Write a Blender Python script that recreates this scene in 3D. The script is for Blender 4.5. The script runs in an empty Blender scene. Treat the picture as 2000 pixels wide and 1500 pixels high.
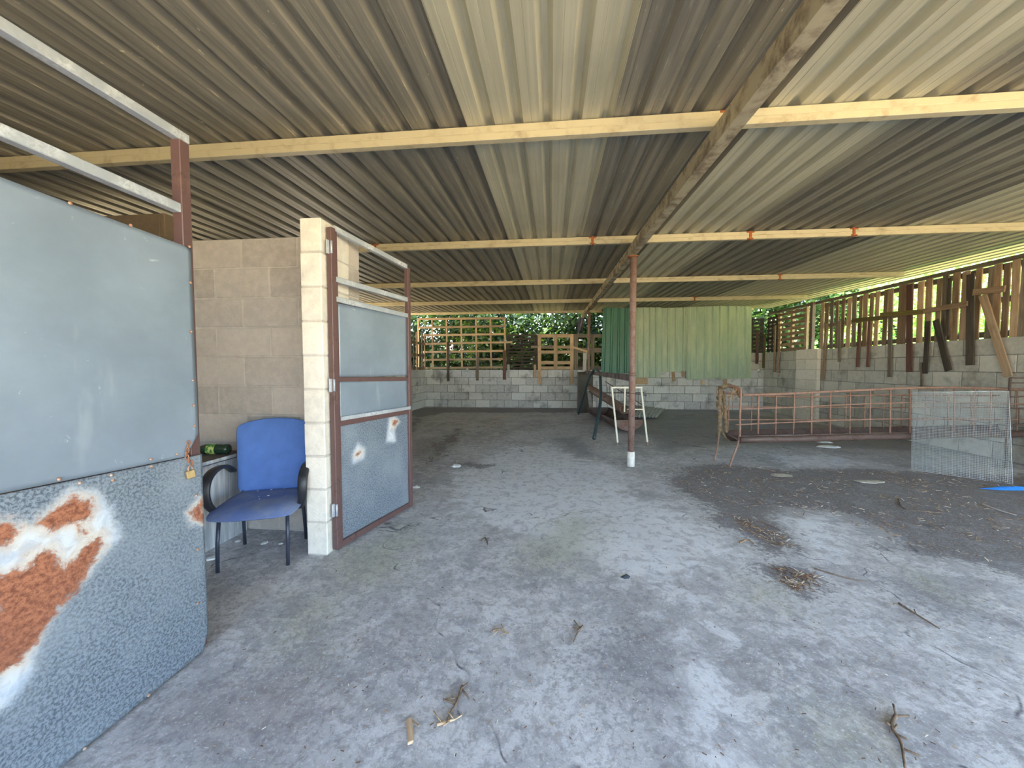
import bpy, bmesh, math, random
import numpy as np
from mathutils import Vector, Matrix, noise
random.seed(7)
sc = bpy.context.scene
# ------------------------------------------------------------ camera
TH = math.atan(77/750); PH = math.radians(2.6); CAM = Vector((0, 0, 1.42))
FW = Vector((-math.sin(TH)*math.cos(PH), math.cos(TH)*math.cos(PH), -math.sin(PH)))
RT = Vector((math.cos(TH), math.sin(TH), 0))
UP = RT.cross(FW)
cd = bpy.data.cameras.new('camera'); cam = bpy.data.objects.new('camera', cd); sc.collection.objects.link(cam)
cd.sensor_width = 36; cd.lens = 36*750/2000; cd.clip_start = .05; cd.clip_end = 300
cam.matrix_world = Matrix(((RT.x, UP.x, -FW.x, CAM.x), (RT.y, UP.y, -FW.y, CAM.y), (RT.z, UP.z, -FW.z, CAM.z), (0, 0, 0, 1)))
sc.camera = cam
# ------------------------------------------------------------ light and exposure
sc.view_settings.view_transform = 'Standard'; sc.view_settings.look = 'None'
sc.view_settings.gamma = 1; sc.view_settings.use_curve_mapping = False
sc.view_settings.exposure = 2.45
w = bpy.data.worlds.new('sky'); sc.world = w; w.use_nodes = True
nt = w.node_tree; bg = nt.nodes['Background']
sky = nt.nodes.new('ShaderNodeTexSky'); sky.sky_type = 'NISHITA'; sky.sun_disc = False
sky.sun_elevation = math.radians(58); sky.sun_rotation = math.radians(-90); sky.air_density = 1.0; sky.dust_density = 1.6
nt.links.new(sky.outputs[0], bg.inputs[0]); bg.inputs[1].default_value = .42
sl = bpy.data.lights.new('sun', 'SUN'); sl.energy = 9.0; sl.angle = math.radians(.6); sl.color = (1, .92, .78)
so = bpy.data.objects.new('sun', sl); sc.collection.objects.link(so)
SUN_DIR = Vector((.50, -.06, -.86)).normalized()      # light travels from the left and down
so.rotation_euler = SUN_DIR.to_track_quat('-Z', 'Y').to_euler()
# ------------------------------------------------------------ pixel -> place
def P(u, v, X=None, Y=None, Z=None):
    d = FW + RT*((u-1000)/750) + UP*((750-v)/750)
    t = (X-CAM.x)/d.x if X is not None else (Y-CAM.y)/d.y if Y is not None else (Z-CAM.z)/d.z
    return CAM + d*t
# ------------------------------------------------------------ object helpers
def empty(name, loc, label, cat, group=None):
    o = bpy.data.objects.new(name, None); sc.collection.objects.link(o)
    o.location = loc; o.empty_display_size = .1
    return tag(o, label, cat, group)
def tag(o, label, cat, group=None, kind=None):
    o['label'] = label; o['category'] = cat
    if group: o['group'] = group
    if kind: o['kind'] = kind
    return o
class MB:
    """collects shapes in world coordinates; gc = grain coordinate, rnd = random per piece"""
    def __init__(s): s.v = []; s.f = []; s.gc = []; s.rnd = []; s.sm = []; s.mi = []; s.cur = 0
    def add(s, verts, faces, gc=None, rnd=None, smooth=False):
        b = len(s.v); r = random.random() if rnd is None else rnd
        s.v += [tuple(v) for v in verts]; s.f += [tuple(i+b for i in f) for f in faces]
        s.gc += [tuple(g) for g in (gc if gc is not None else verts)]; s.rnd += [r]*len(verts)
        s.sm += [smooth]*len(faces); s.mi += [s.cur]*len(faces)
    def box(s, c, ax, ay, az, sz, ch=.0, rnd=None, jit=0):
        """centre, three unit axes, sizes; ch = chamfer of all edges"""
        c = Vector(c); A = [Vector(ax).normalized(), Vector(ay).normalized(), Vector(az).normalized()]
        h = [x/2 for x in sz]; k = sorted(range(3), key=lambda i: -sz[i]); off = random.random()*50
        V = []; G = []
        if ch <= 0:
            for i in (-1, 1):
                for j in (-1, 1):
                    for l in (-1, 1):
                        q = [i*h[0], j*h[1], l*h[2]]
                        V.append(c + sum((A[m]*(q[m]+(random.uniform(-jit, jit) if jit else 0)) for m in range(3)), Vector()))
                        G.append((q[k[0]]+off, q[k[1]]+off, q[k[2]]))
            F = [(0, 1, 3, 2), (4, 6, 7, 5), (0, 4, 5, 1), (2, 3, 7, 6), (0, 2, 6, 4), (1, 5, 7, 3)]
        else:
            idx = {}
            for i in (-1, 1):
                for j in (-1, 1):
                    for l in (-1, 1):
                        e = [random.uniform(-jit, jit) if jit else 0 for _ in range(3)]
                        for m in range(3):
                            q = [i*(h[0]-ch), j*(h[1]-ch), l*(h[2]-ch)]; sg = (i, j, l)
                            q[m] += sg[m]*ch
                            idx[(i, j, l, m)] = len(V)
                            V.append(c + sum((A[n]*(q[n]+e[n]) for n in range(3)), Vector()))
                            G.append((q[k[0]]+off, q[k[1]]+off, q[k[2]]))
            F = []
            for m in range(3):
                a, b = [n for n in range(3) if n != m]
                for s_ in (-1, 1):
                    ring = []
                    for (p, q) in ((-1, -1), (1, -1), (1, 1), (-1, 1)):
                        t = [0]*3; t[m] = s_; t[a] = p; t[b] = q; ring.append(idx[(*t, m)])
                    if (s_ > 0) == (m == 1): ring.reverse()
                    F.append(ring)
                for p in (-1, 1):
                    for q in (-1, 1):
                        t0 = [0]*3; t1 = [0]*3; t0[m] = -1; t1[m] = 1; t0[a] = t1[a] = p; t0[b] = t1[b] = q
                        r = [idx[(*t0, a)], idx[(*t1, a)], idx[(*t1, b)], idx[(*t0, b)]]
                        if (p*q < 0) != (m == 1): pass
                        else: r.reverse()
                        F.append(r)
            for (i, j, l) in [(i, j, l) for i in (-1, 1) for j in (-1, 1) for l in (-1, 1)]:
                F.append([idx[(i, j, l, 0)], idx[(i, j, l, 1)], idx[(i, j, l, 2)]])
        s.add(V, F, G, rnd)
    def bar(s, p, q, w_, t_, side=(0, 1, 0), ch=.0, rnd=None, jit=0):
        """a board or bar from p to q; w_ across, t_ along `side`"""
        p = Vector(p); q = Vector(q); a = (q-p); L = a.length; a.normalize()
        z = Vector(side); z = (z - a*z.dot(a)).normalized(); y = z.cross(a)
        s.box((p+q)/2, a, y, z, (L, w_, t_), ch, rnd, jit)
    def tube(s, pts, r, n=8, closed=False, caps=True, rnd=None, radii=None):
        pts = [Vector(p) for p in pts]; m = len(pts); V = []; G = []; F = []; L = 0; off = random.random()*50
        up = Vector((0, 0, 1)); prev = None
        for i, p in enumerate(pts):
            if closed: t = pts[(i+1) % m]-pts[i-1]
            else: t = pts[min(i+1, m-1)]-pts[max(i-1, 0)]
            t.normalize()
            if prev is None:
                x = t.cross(up) if abs(t.z) < .95 else t.cross(Vector((1, 0, 0)))
            else: x = prev - t*prev.dot(t)
            x.normalize(); prev = x; y = t.cross(x); rr = radii[i] if radii else r
            if i: L += (pts[i]-pts[i-1]).length
            for k in range(n):
                a = 2*math.pi*k/n; V.append(p + x*math.cos(a)*rr + y*math.sin(a)*rr); G.append((L+off, math.cos(a)*rr+off, math.sin(a)*rr))
        for i in range(m if closed else m-1):
            j = (i+1) % m
            for k in range(n):
                l = (k+1) % n; F.append((i*n+k, i*n+l, j*n+l, j*n+k))
        if caps and not closed:
            F.append(tuple(range(n))[::-1]); F.append(tuple((m-1)*n+k for k in range(n)))
        s.add(V, F, G, rnd, True)
    def build(s, name, m, root=None, recalc=True, parent=None, bevel=0, base=None):
        me = bpy.data.meshes.new(name); par = parent or root
        loc = Vector((0, 0, 0))
        if root is not None and root.type == 'EMPTY': loc = Vector(root.location)
        V = [Vector(v) for v in s.v]
        if par is None:
            if base is None:
                xs = [v.x for v in V]; ys = [v.y for v in V]; zs = [v.z for v in V]
                base = Vector(((min(xs)+max(xs))/2, (min(ys)+max(ys))/2, min(zs)))
            loc = Vector(base)
        me.from_pydata([v-loc for v in V], [], s.f)
        a = me.attributes.new('gc', 'FLOAT_VECTOR', 'POINT'); a.data.foreach_set('vector', np.array(s.gc, dtype=np.float32).ravel())
        a = me.attributes.new('rnd', 'FLOAT', 'POINT'); a.data.foreach_set('value', np.array(s.rnd, dtype=np.float32))
        me.polygons.foreach_set('use_smooth', s.sm)
        for q in (m if isinstance(m, (list, tuple)) else [m]): me.materials.append(q)
        me.polygons.foreach_set('material_index', s.mi)
        if recalc:
            b = bmesh.new(); b.from_mesh(me); bmesh.ops.recalc_face_normals(b, faces=b.faces); b.to_mesh(me); b.free()
        me.update()
        o = bpy.data.objects.new(name, me); sc.collection.objects.link(o)
        if par is not None: o.parent = par
        else: o.location = loc
        if bevel:
            bm_ = o.modifiers.new('bevel', 'BEVEL'); bm_.width = bevel; bm_.segments = 2; bm_.limit_method = 'ANGLE'
        return o
def struct(o): o['kind'] = 'structure'; return o
# ------------------------------------------------------------ materials
def S(r, g, b):
    f = lambda c: (c/255/12.92 if c/255 <= .04045 else ((c/255+.055)/1.055)**2.4)
    return (f(r), f(g), f(b), 1)
class NT:
    def __init__(s, name):
        s.m = bpy.data.materials.new(name); s.m.use_nodes = True; s.t = s.m.node_tree
        s.b = s.t.nodes['Principled BSDF']
    def n(s, typ, ins=None, **kw):
        x = s.t.nodes.new('ShaderNode'+typ)
        for k, v in kw.items(): setattr(x, k, v)
        for k, v in (ins or {}).items(): s.set(x.inputs[k], v)
        return x
    def set(s, sock, v):
        if isinstance(v, bpy.types.NodeSocket): s.t.links.new(v, sock)
        elif isinstance(v, bpy.types.Node): s.t.links.new(v.outputs[0], sock)
        else: sock.default_value = v
    def attr(s, name, vec=False):
        a = s.n('Attribute', attribute_name=name); return a.outputs['Vector' if vec else 'Fac']
    def noise(s, vec, scale, detail=5, rough=.6, dist=0, stretch=None):
        if stretch: vec = s.n('Vector Math'.replace(' ', ''), {0: vec, 1: stretch}, operation='MULTIPLY').outputs[0]
        return s.n('TexNoise', {'Vector': vec, 'Scale': scale, 'Detail': detail, 'Roughness': rough, 'Distortion': dist}).outputs[0]
    def ramp(s, fac, lo, hi, a=0., b=1.):
        return s.n('MapRange', {0: fac, 1: lo, 2: hi, 3: a, 4: b}, interpolation_type='SMOOTHSTEP').outputs[0]
    def mix(s, fac, a, b, blend='MIX'):
        x = s.n('Mix', data_type='RGBA', blend_type=blend); s.set(x.inputs[0], fac); s.set(x.inputs[6], a); s.set(x.inputs[7], b)
        return x.outputs[2]
    def math(s, op, a, b=0., clamp=False):
        x = s.n('Math', operation=op, use_clamp=clamp); s.set(x.inputs[0], a); s.set(x.inputs[1], b); return x.outputs[0]
    def bump(s, h, strength=.4, dist=.01, prev=None):
        x = s.n('Bump', {'Strength': strength, 'Distance': dist, 'Height': h})
        if prev is not None: s.set(x.inputs['Normal'], prev)
        return x.outputs[0]
    def out(s, col, rough=.7, metal=0, bump=None, spec=.5):
        s.set(s.b.inputs['Base Color'], col); s.set(s.b.inputs['Roughness'], rough); s.set(s.b.inputs['Metallic'], metal)
        s.b.inputs['Specular IOR Level'].default_value = spec
        if bump is not None: s.set(s.b.inputs['Normal'], bump)
        return s.m
def geo(s): return s.n('NewGeometry').outputs['Position']
def wood(name, c1, c2, dark=None, rough=.85, var=.35):
    s = NT(name); g = s.attr('gc', True); r = s.attr('rnd')
    f = s.noise(g, 1, 6, .65, .6, (2.5, 45, 45)); f2 = s.noise(g, 3, 4, .6, 0, (1, 3, 3))
    c = s.mix(s.ramp(f, .3, .7), c1, c2)
    c = s.mix(s.math('MULTIPLY', s.ramp(f2, .5, .75), .5), c, dark or tuple(x*.35 for x in c1[:3])+(1,))
    c = s.mix(1.0, c, s.n('CombineColor', {0: s.ramp(r, 0, 1, 1-var, 1+var*.3), 1: s.ramp(r, 0, 1, 1-var, 1+var*.3), 2: s.ramp(r, 0, 1, 1-var*.9, 1+var*.3)}).outputs[0], 'MULTIPLY')
    return s.out(c, rough, 0, s.bump(f, .35, .004))
def rusty(name, base, rust1, rust2, lo=.45, hi=.6, scale=9, rough=.7, metal=.0, coord='gc'):
    s = NT(name); g = s.attr('gc', True) if coord == 'gc' else geo(s)
    n = s.noise(g, scale, 8, .65, .3); n2 = s.noise(g, scale*6, 4, .7)
    rc = s.mix(s.ramp(n2, .35, .65), rust1, rust2)
    f = s.ramp(n, lo, hi)
    c = s.mix(f, base, rc)
    return s.out(c, s.ramp(f, 0, 1, rough*.7, .9), s.math('MULTIPLY', s.math('SUBTRACT', 1, f), metal), s.bump(n2, .3, .002))
def plain(name, c, rough=.6, metal=0, var=.15, scale=12, bump=.15, dist=.002):
    s = NT(name); g = s.attr('gc', True); n = s.noise(g, scale, 5)
    cc = s.mix(s.ramp(n, .3, .7), tuple(x*(1-var) for x in c[:3])+(1,), tuple(min(1, x*(1+var)) for x in c[:3])+(1,))
    return s.out(cc, rough, metal, s.bump(s.noise(g, scale*8, 3), bump, dist))
def block_mat(name, c1, c2, stain, stain_lo=.55, stain_hi=.75, speck=.5):
    s = NT(name); p = geo(s); r = s.attr('rnd')
    n1 = s.noise(p, 2.2, 5, .6); n2 = s.noise(p, 90, 3, .7); n3 = s.noise(p, 14, 6, .7)
    c = s.mix(s.ramp(r, 0, 1), c1, c2)
    c = s.mix(s.math('MULTIPLY', s.ramp(n3, .35, .7), .35), c, tuple(min(1, x*1.35) for x in c2[:3])+(1,))
    c = s.mix(s.math('MULTIPLY', s.ramp(n1, stain_lo, stain_hi), .75), c, stain)
    c = s.mix(s.math('MULTIPLY', s.ramp(n2, .62, .75), speck), c, tuple(x*.45 for x in c1[:3])+(1,))
    return s.out(c, .93, 0, s.bump(n2, .5, .006, s.bump(n3, .4, .01)), .2)
M = {}
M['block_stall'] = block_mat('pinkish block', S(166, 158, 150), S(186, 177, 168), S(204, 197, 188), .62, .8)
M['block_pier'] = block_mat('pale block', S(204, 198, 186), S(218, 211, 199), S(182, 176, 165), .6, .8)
M['block_back'] = block_mat('grey block', S(176, 176, 175), S(208, 208, 205), S(128, 127, 125), .5, .68)
M['block_right'] = block_mat('weathered grey block', S(160, 157, 149), S(186, 183, 173), S(128, 122, 112), .52, .7)
M['mortar_light'] = block_mat('pale mortar', S(180, 173, 164), S(192, 185, 176), S(150, 144, 136))
M['mortar_dark'] = block_mat('grey mortar', S(112, 110, 106), S(128, 126, 122), S(80, 78, 75))
M['wood_light'] = wood('pale pallet wood', S(208, 182, 148), S(184, 152, 118))
M['wood_mid'] = wood('brown pallet wood', S(166, 140, 112), S(134, 108, 84))
M['wood_grey'] = wood('weathered wood', S(140, 128, 112), S(104, 92, 78))
M['wood_dark'] = wood('dark rotten wood', S(84, 74, 64), S(52, 45, 40))
M['wood_red'] = wood('reddish wood', S(124, 86, 74), S(96, 64, 56))
M['wood_moss'] = wood('mossy wood', S(120, 108, 54), S(88, 76, 44))
M['wood_white'] = wood('whitewashed wood', S(205, 200, 195), S(180, 172, 165))
M['frame_brown'] = rusty('red-brown painted steel', S(96, 72, 70), S(108, 78, 70), S(76, 58, 56), .5, .7, 6, .55)
M['galv'] = rusty('galvanised tube', S(176, 182, 190), S(150, 150, 150), S(196, 200, 204), .4, .7, 8, .5, .35)
M['purlin'] = rusty('weathered zinc purlin', S(176, 166, 138), S(150, 138, 110), S(128, 112, 84), .45, .8, 5, .6, .1)
M['rafter'] = rusty('weathered zinc rafter', S(158, 148, 124), S(120, 106, 86), S(88, 78, 64), .4, .65, 7, .6, .1)
M['weld'] = rusty('orange rust', S(150, 90, 50), S(168, 92, 44), S(110, 60, 34), .3, .5, 20)
M['post_rust'] = rusty('rusted post', S(124, 102, 96), S(138, 106, 90), S(92, 72, 66), .35, .65, 8, .75)
M['rust'] = rusty('rusted rebar', S(142, 112, 98), S(156, 118, 98), S(98, 74, 66), .35, .65, 14, .85)
M['rust_dark'] = rusty('dark rusted plate', S(88, 72, 66), S(104, 76, 66), S(62, 52, 50), .4, .7, 5, .75)
M['pipe'] = rusty('brown stove pipe', S(112, 90, 76), S(128, 98, 78), S(84, 66, 58), .4, .7, 5, .7)
M['dark_plate'] = rusty('dark steel plate', S(86, 80, 76), S(96, 82, 74), S(66, 62, 60), .4, .8, 4, .7)
M['white_tube'] = rusty('chipped cream tube', S(214, 210, 192), S(206, 204, 186), S(170, 150, 126), .55, .7, 12, .6)
M['concrete_white'] = plain('limewashed concrete', S(214, 212, 204), .9, 0, .1, 20, .4, .005)
M['hose'] = plain('dark green hose', S(50, 66, 72), .45, 0, .15)
M['fabric'] = plain('blue fabric', S(84, 118, 184), .95, 0, .08, 8, .25, .001)
def fabric_seat():
    s = NT('dusty blue seat fabric'); p = s.attr('gc', True); n = s.noise(p, 5, 5); n2 = s.noise(p, 260, 2)
    c = s.mix(s.ramp(n, .35, .75), S(92, 112, 162), S(128, 138, 162)); return s.out(c, .95, 0, s.bump(n2, .3, .001), .2)
M['fabric_seat'] = fabric_seat()
M['plastic'] = plain('black plastic', S(36, 37, 42), .45, 0, .2)
M['leg'] = plain('dark blue-grey steel leg', S(58, 64, 78), .4, .3, .15)
M['brass'] = plain('dull brass', S(176, 150, 104), .45, .6, .2)
M['chain'] = rusty('rusty chain', S(150, 110, 84), S(168, 104, 66), S(120, 80, 60), .3, .6, 30)
M['screw'] = rusty('rusty screw head', S(176, 160, 146), S(172, 120, 84), S(140, 96, 72), .35, .6, 60, .6, .3)
def cabinet_mat():
    s = NT('grey washed laminate'); p = geo(s); n = s.noise(p, 1, 6, .6, .5, (18, 18, 1.6))
    return s.out(s.mix(s.ramp(n, .35, .68), S(150, 155, 160), S(205, 208, 212)), .6)
M['laminate'] = cabinet_mat()
M['worktop'] = plain('dusty brown worktop', S(92, 82, 78), .7, 0, .2)
M['white'] = plain('white enamel', S(236, 234, 230), .5, 0, .04)
M['tarp'] = plain('blue plastic sheeting', S(40, 140, 240), .35, 0, .12, 10, .5, .01)
M['rag'] = plain('straw coloured rags', S(120, 104, 82), .95, 0, .4, 25, .6, .01)
M['stone'] = plain('pale stone', S(178, 174, 160), .9, 0, .15, 20, .6, .01)
M['stone_white'] = plain('white rubble', S(226, 228, 228), .85, 0, .06, 20, .4, .01)
M['stone_dark'] = plain('dark stone', S(62, 68, 74), .8, 0, .15, 20, .6, .01)
M['leaf_dry'] = plain('dry leaf', S(150, 116, 84), .85, 0, .3, 30)
M['twig'] = plain('dry twig', S(120, 100, 82), .9, 0, .3, 30)
M['bark'] = plain('tree bark', S(72, 62, 52), .95, 0, .35, 6, .8, .02)
M['plaster'] = block_mat('brown render', S(112, 100, 88), S(122, 108, 94), S(92, 82, 72))
M['earth'] = plain('earth', S(66, 58, 46), .95, 0, .3, 1.5, .8, .05)
def leafmat(name, c1, c2, tl=.42):
    s = NT(name); r = s.attr('rnd'); c = s.mix(r, c1, c2); s.out(c, .5)
    tr = s.n('BsdfTranslucent', {'Color': s.mix(1, c, (1.3, 1.5, .6, 1), 'MULTIPLY')})
    mx = s.n('MixShader', {0: tl, 1: s.b.outputs[0], 2: tr.outputs[0]})
    s.t.links.new(mx.outputs[0], s.t.nodes['Material Output'].inputs[0]); return s.m
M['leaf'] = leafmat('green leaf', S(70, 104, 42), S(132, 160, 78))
M['leaf_dark'] = leafmat('shaded leaf', S(30, 48, 20), S(70, 96, 42), .22)  # darker leaf copy: shade under the trees is put into the colour
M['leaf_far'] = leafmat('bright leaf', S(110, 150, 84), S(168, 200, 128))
def green_sheet(name, c1, c2, dirt):
    s = NT(name); p = geo(s); n = s.noise(p, 1, 5, .6, .4, (6, 6, 1.2)); n2 = s.noise(p, 8, 6, .65)
    c = s.mix(s.ramp(n, .35, .7), c1, c2); c = s.mix(s.math('MULTIPLY', s.ramp(n2, .55, .75), .4), c, dirt)
    return s.out(c, .45, 0, s.bump(n, .1, .01))
M['green_dark'] = green_sheet('dark green sheet', S(44, 104, 86), S(60, 122, 100), S(90, 120, 90))
M['green_pale'] = green_sheet('faded green sheet', S(156, 176, 154), S(180, 194, 166), S(200, 202, 150))
M['sheet_scrap'] = green_sheet('grey corrugated sheet', S(150, 152, 148), S(186, 188, 182), S(110, 100, 90))
def roof_mat(name, c1, c2, streak, amt):
    s = NT(name); p = geo(s)
    n = s.noise(p, 1, 6, .65, .2, (22, .5, 8)); n2 = s.noise(p, 1, 4, .6, 0, (90, 5, 40)); n3 = s.noise(p, 1.3, 5)
    c = s.mix(s.ramp(n, .35, .68), c1, c2)
    c = s.mix(s.math('MULTIPLY', s.ramp(n2, .6, .78), amt), c, streak)
    fl = s.noise(p, 1, 5, .7, 0, (45, 14, 45)); c = s.mix(s.math('MULTIPLY', s.ramp(fl, .66, .70), amt*.9), c, S(206, 198, 168))
    c = s.mix(s.math('MULTIPLY', s.ramp(n3, .45, .7), .25), c, tuple(x*.6 for x in c1[:3])+(1,))
    return s.out(c, .48, .25, s.bump(n, .08, .005))
M['roof_pale'] = roof_mat('pale zinc sheet', S(172, 168, 146), S(190, 185, 162), S(204, 196, 164), .3)
M['roof_brown'] = roof_mat('browned zinc sheet', S(112, 108, 99), S(142, 136, 122), S(192, 184, 156), .7)
def sheet_mat(name, spangle):
    s = NT(name); g = s.attr('gc', True); rust = s.attr('rust'); halo = s.attr('halo')
    n = s.noise(g, 1.6, 6, .6); nf = s.noise(g, 95, 5, .7, .15); ns = s.noise(g, 1, 4, .6, 0, (5, 1.2, 5))
    nr = s.noise(g, 14, 8, .7, .6); nr2 = s.noise(g, 60, 5, .75)
    if spangle:
        c = s.mix(s.ramp(nf, .40, .58), S(94, 103, 114), S(146, 156, 168))
        c = s.mix(s.math('MULTIPLY', s.ramp(n, .4, .66), .6), c, S(158, 167, 176))
    else:
        c = s.mix(s.ramp(n, .3, .7), S(134, 146, 160), S(152, 165, 180))
        c = s.mix(s.math('MULTIPLY', s.ramp(ns, .58, .75), .4), c, S(192, 202, 210))
        c = s.mix(s.math('MULTIPLY', s.ramp(nr, .64, .70), .6), c, S(214, 220, 224))
    d = s.math('MULTIPLY', s.math('SUBTRACT', nr, .5), .10)
    d2 = s.math('MULTIPLY', s.math('SUBTRACT', nr2, .5), .06)
    hv = s.math('ADD', s.math('ADD', halo, d), d2); rv = s.math('ADD', s.math('ADD', rust, d), d2)
    hc = s.mix(s.ramp(nr, .42, .62), S(196, 200, 204), S(166, 176, 190)); hc = s.mix(s.math('MULTIPLY', s.ramp(rv, -.05, -.005), .45), hc, S(196, 168, 130))
    c = s.mix(s.ramp(hv, -.035, .03), c, hc)
    rc = s.mix(s.ramp(nr2, .36, .62), S(112, 62, 42), S(168, 108, 78)); rc = s.mix(s.math('MULTIPLY', s.ramp(n, .4, .65), .4), rc, S(124, 78, 62))
    c = s.mix(s.ramp(rv, -.012, .012), c, rc)
    f = s.ramp(hv, -.03, .02)
    return s.out(c, s.ramp(f, 0, 1, .42, .85), s.ramp(f, 0, 1, .35, 0), s.bump(nf if spangle else n, .12, .003))
M['zinc'] = sheet_mat('spangled zinc sheet', True)
M['painted'] = sheet_mat('blue-grey painted sheet', False)
def floor_mat():
    s = NT('stained concrete'); p = geo(s)
    A = {k: s.attr(k) for k in ('dirt', 'moss', 'pale', 'dark', 'brown')}
    nb = s.noise(p, .9, 6, .6, .3); nm = s.noise(p, 4.5, 12, .72, .5); nf = s.noise(p, 26, 9, .78, .3); ng = s.noise(p, 130, 3, .7)
    c = s.mix(s.ramp(nb, .38, .62), S(164, 164, 166), S(196, 196, 197))
    c = s.mix(s.math('MULTIPLY', s.ramp(nm, .47, .56), .6), c, S(216, 216, 217))
    c = s.mix(s.math('MULTIPLY', s.ramp(nf, .50, .58), .5), c, S(138, 135, 136))
    wv = lambda a, amp=.5: s.math('ADD', s.math('ADD', a, s.math('MULTIPLY', s.math('SUBTRACT', nm, .5), amp)), s.math('MULTIPLY', s.math('SUBTRACT', nf, .5), amp*.8))
    c = s.mix(s.math('MULTIPLY', s.ramp(wv(A['dark'], .9), -.1, .2), .62), c, S(118, 117, 123))
    c = s.mix(s.math('MULTIPLY', s.ramp(wv(A['brown'], 1.), -.15, .25), .55), c, S(138, 128, 127))
    c = s.mix(s.math('MULTIPLY', s.ramp(wv(A['pale'], .9), -.1, .15), .7), c, S(228, 230, 233))
    c = s.mix(s.math('MULTIPLY', s.ramp(wv(A['moss'], .9), -.2, .3), .5), c, S(150, 152, 118))
    dc = s.mix(s.ramp(nf, .35, .68), S(88, 86, 88), S(134, 128, 126)); dc = s.mix(s.math('MULTIPLY', s.ramp(nm, .5, .66), .55), dc, S(150, 150, 156))
    df = s.math('ADD', wv(A['dirt'], 1.1), s.math('MULTIPLY', s.math('SUBTRACT', nb, .5), .9))
    c = s.mix(s.math('MULTIPLY', s.ramp(df, -.05, .10), .9), c, dc)
    c = s.mix(s.math('MULTIPLY', s.ramp(ng, .6, .72), .35), c, S(88, 86, 88))
    n5 = s.noise(p, 60, 4, .7, .3); c = s.mix(s.math('MULTIPLY', s.ramp(n5, .56, .64), .5), c, S(222, 224, 226)); n6 = s.noise(p, 11, 7, .75, .5, None); c = s.mix(s.math('MULTIPLY', s.ramp(n6, .51, .57), .4), c, S(132, 129, 133))
    vo = s.n('TexVoronoi', {'Vector': s.n('VectorMath', {0: p, 1: s.n('VectorMath', {0: s.n('TexNoise', {'Vector': p, 'Scale': 2.5}).outputs[1], 1: (.9, .9, 0)}, operation='MULTIPLY').outputs[0]}, operation='ADD').outputs[0], 'Scale': .42}, feature='DISTANCE_TO_EDGE').outputs[0]
    c = s.mix(s.math('MULTIPLY', s.ramp(vo, .0, .006, 1, 0), s.ramp(nm, .45, .6)), c, S(92, 90, 94))
    return s.out(c, s.ramp(nm, .3, .7, .62, .85), 0, s.bump(nf, .35, .01, s.bump(nm, .35, .02)), .35)
M['floor'] = floor_mat()
def yard_mat():
    s = NT('dry yard gravel'); p = geo(s); n = s.noise(p, 1.2, 6); n2 = s.noise(p, 30, 4)
    c = s.mix(s.ramp(n, .35, .65), S(206, 182, 136), S(188, 168, 118)); return s.out(s.mix(s.ramp(n2, .4, .7), c, S(220, 204, 164)), .95, 0, s.bump(n2, .5, .02), .1)
M['yard'] = yard_mat()
# ------------------------------------------------------------ masks: signed distance to polygons (metres, + inside)
def sdf(pts, poly):
    pts = np.asarray(pts, float); q = np.asarray(poly, float); n = len(q)
    d = np.full(len(pts), 1e9); ins = np.zeros(len(pts), bool)
    for i in range(n):
        a = q[i]; b = q[(i+1) % n]; ab = b-a; t = np.clip(((pts-a)@ab)/max(ab@ab, 1e-9), 0, 1)
        d = np.minimum(d, np.hypot(*(pts-a-t[:, None]*ab).T))
        c = ((a[1] > pts[:, 1]) != (b[1] > pts[:, 1])); x = (b[0]-a[0])*(pts[:, 1]-a[1])/((b[1]-a[1]) or 1e-9)+a[0]
        ins ^= c & (pts[:, 0] < x)
    return np.where(ins, d, -d)
def maskset(me, name, pts, polys, lim):
    v = np.full(len(pts), -lim)
    for p in polys: v = np.maximum(v, sdf(pts, p))
    a = me.attributes.new(name, 'FLOAT', 'POINT'); a.data.foreach_set('value', np.clip(v, -lim, lim).astype(np.float32))
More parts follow.
